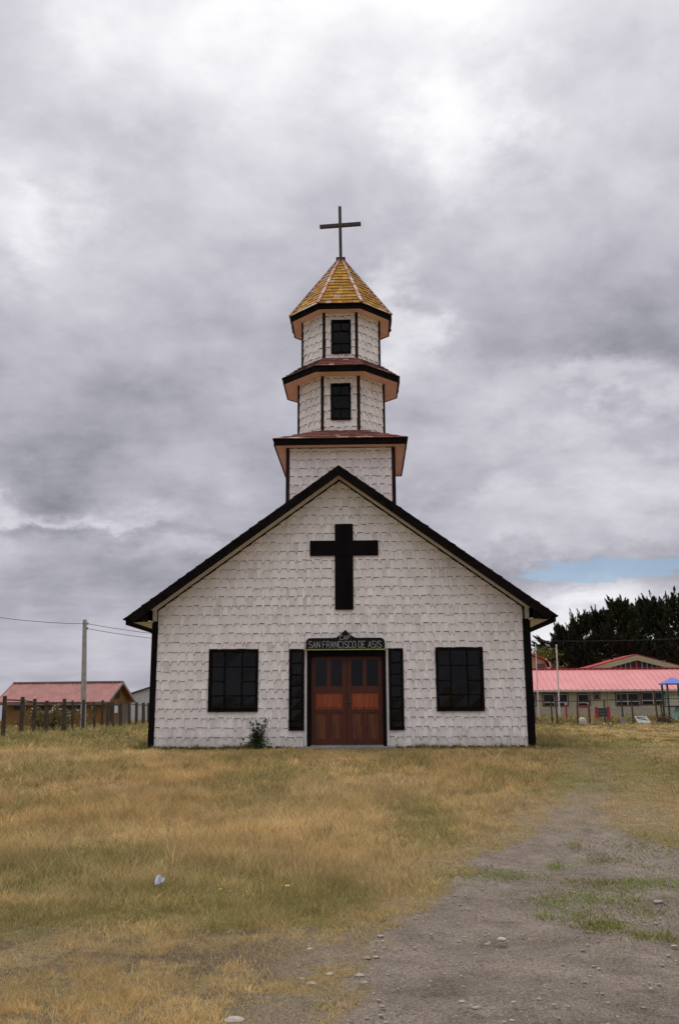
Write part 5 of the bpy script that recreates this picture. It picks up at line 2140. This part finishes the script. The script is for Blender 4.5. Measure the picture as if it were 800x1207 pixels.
# playground tower with a blue pyramid roof
PY_ = 50.0
pc = at(794, 832, PY_)
pz0 = float(gz(pc.x, PY_))
play = thing('play_tower', 'playground tower with a blue pyramid roof and green posts at the right edge', 'playground', (pc.x, PY_, pz0))
BLUE = mat('blue plastic roof', (.10, .15, .48), (.08, .12, .40), .45, 4)
GREENP = mat('dark green painted post', (.03, .10, .075), (.02, .07, .055), .55, 4)
ez, az_ = at(794, 805.5, PY_).z, at(794, 798, PY_).z
hw = .82
m = MB()
apex = (pc.x, PY_, az_)
cn = [(pc.x + sx * hw, PY_ + sy * hw, ez) for sx, sy in ((-1, -1), (1, -1), (1, 1), (-1, 1))]
for i in range(4):
    m.poly([cn[i], cn[(i + 1) % 4], apex])
    a, b = Vector(cn[i]), Vector(cn[(i + 1) % 4])
    m.poly([a, b, b - Vector((0, 0, .09)), a - Vector((0, 0, .09))])
m.build('roof', BLUE, play)
for sx, sy in ((-1, -1), (1, -1), (1, 1), (-1, 1)):
    x, y = pc.x + sx * .62, PY_ + sy * .62
    MB().box(x - .06, x + .06, y - .06, y + .06, pz0 - .1, ez - .095).build('post', GREENP, play)
pf = at(794, 832, PY_).z
MB().box(pc.x - .72, pc.x + .72, PY_ - .72, PY_ + .72, pf - .1, pf).build('platform', mat('dark platform boards', (.04, .035, .035), None, .8), play)
for sy in (-.62, .62):
    for zz in (pf + .12, pf + .38, pf + .62):
        MB().box(pc.x - .55, pc.x + .55, PY_ + sy - .02, PY_ + sy + .02, zz, zz + .05).build('rail', WHITEF, play)
    for i in range(6):
        x = pc.x - .5 + i * .2
        MB().box(x - .02, x + .02, PY_ + sy - .045, PY_ + sy - .022, pf + .1, pf + .68).build('baluster', WHITEF, play)
MB().bar((pc.x + .1, PY_ - .7, pf - .12), (pc.x - .9, PY_ - 2.2, pz0 + .05), .45, .05).build('slide', GREENP, play)

# board leaning at the fence
BY = 43.2
q = [at(748, 837, BY), at(762.5, 837, BY), at(767, 846.5, BY), at(752, 846.5, BY)]
zb4 = float(gz(q[2].x, BY))
dz = zb4 - q[2].z
bd = thing('notice_board', 'tilted white board with a dark scrawl leaning at the fence before the school', 'sign', (q[3].x, BY, zb4))
P = [Vector((v.x, BY + (.32 if i < 2 else 0), v.z + dz)) for i, v in enumerate(q)]
MB().prism(P, (0, .04, 0)).build('panel', mat('dirty white board', (.50, .50, .49), (.40, .40, .40), .6, 3), bd)


def onb(u, v, d=-.012):
    p = P[0].lerp(P[1], u).lerp(P[3].lerp(P[2], u), v)
    return p + Vector((0, d, .004))


pr = [(.10, .12), (.28, .16), (.50, .30), (.72, .30), (.86, .44)]
m = MB()
for (a, b), (c, d) in zip(pr, pr[1:]):
    m.prism([onb(a, b), onb(c, d), onb(c, d + .13), onb(a, b + .16)], (0, .008, 0))
m.prism([onb(.15, .10), onb(.85, .10), onb(.85, .17), onb(.15, .17)], (0, .007, 0))
m.build('scrawl', mat('dark grey lettering smear', (.08, .09, .10), None, .7), bd)
for k in (0, 1):
    MB().bar(P[k] + Vector((.1 * (1 - 2 * k), .05, -.02)), (P[k].x + .1 * (1 - 2 * k), BY + .8, zb4), .05, .05).build('prop', POSTM, bd)

# upright concrete slab
a, b = at(730, 847, BY), at(736.5, 838.5, BY)
zs = float(gz(a.x, BY))
hgt = b.z - a.z
m = MB()
m.prism([(a.x, BY, zs - .1), (b.x, BY, zs - .1), (b.x, BY, zs + hgt * .85), (a.x * .3 + b.x * .7, BY, zs + hgt), (a.x * .7 + b.x * .3, BY, zs + hgt), (a.x, BY, zs + hgt * .88)], (0, .10, 0))
tag(m.build('concrete_slab', CONCRETE), 'upright grey concrete slab with rounded top left of the tilted white board', 'slab')
PALE = mat('whitish rock', (.46, .43, .40), (.34, .31, .28), .9, 6, .3)
for px, py, w, h, lab in ((686, 848, .55, .55, 'large whitish boulder at the foot of the fence before the school'), (711.5, 848, .26, .14, 'small flat white rock right of the whitish boulder'),
                          (719, 847, .16, .16, 'smallest white rock between the flat one and the concrete slab'), (698, 848, .30, .22, 'dark mottled rock beside the whitish boulder')):
    g = at(px, py, 42.6)
    z = float(gz(g.x, 42.6))
    m = MB()
    stone_mb(m, g.x, 42.6, z + h * .3, w * .5, w * .45, h * .7, rs, 9, 6)
    pm_ = PALE if 'dark' not in lab else mat('mottled rock', (.10, .09, .08), (.28, .25, .22), .9, 8, .3)
    tag(m.build('rock', pm_, smooth=True), lab, 'rock', 'rocks by the school fence')
a, b = at(634, 849, 41), at(650.5, 850, 41)
z = float(gz(a.x, 41))
m = MB().bar((a.x, 41, z + .16), (b.x, 41.1, z + .12), .30, .09)
for t in (.15, .85):
    m.bar((a.x + (b.x - a.x) * t, 41.05, z - .05), (a.x + (b.x - a.x) * t, 41.05, z + .12), .12, .2, up=(0, 1, 0))
tag(m.build('plank', mat('grey weathered plank', (.25, .21, .18), (.17, .14, .12), .9, 6)), 'weathered grey plank lying low in the grass right of the chapel', 'plank')
# reddish brush heap
g = at(782, 842, 45)
z = float(gz(g.x, 45))
br = thing('brush_heap', 'heap of reddish brown brushwood left of the playground tower', 'brush', (g.x, 45, z))
m, m2 = MB(), MB()
for k in range(70):
    p = Vector((g.x + rb.gauss(0, .30), 45 + rb.gauss(0, .3), z + abs(rb.gauss(.2, .22))))
    d = Vector((rb.gauss(0, 1), rb.gauss(0, 1), rb.gauss(.3, .5))).normalized() * rb.uniform(.15, .4)
    m.tube([p - d, p + d], [.015, .006], 4)
    leaf_cloud(m2, [p + Vector((rb.gauss(0, .1), rb.gauss(0, .1), rb.gauss(0, .08))) for _ in range(8)], .12, rb, [(.10, .045, .03), (.14, .07, .045), (.06, .035, .025)], slim=.6)
m.build('branches', BARK, br)
kind(m2.build('twigs', LEAF, br, recalc=False), 'stuff')
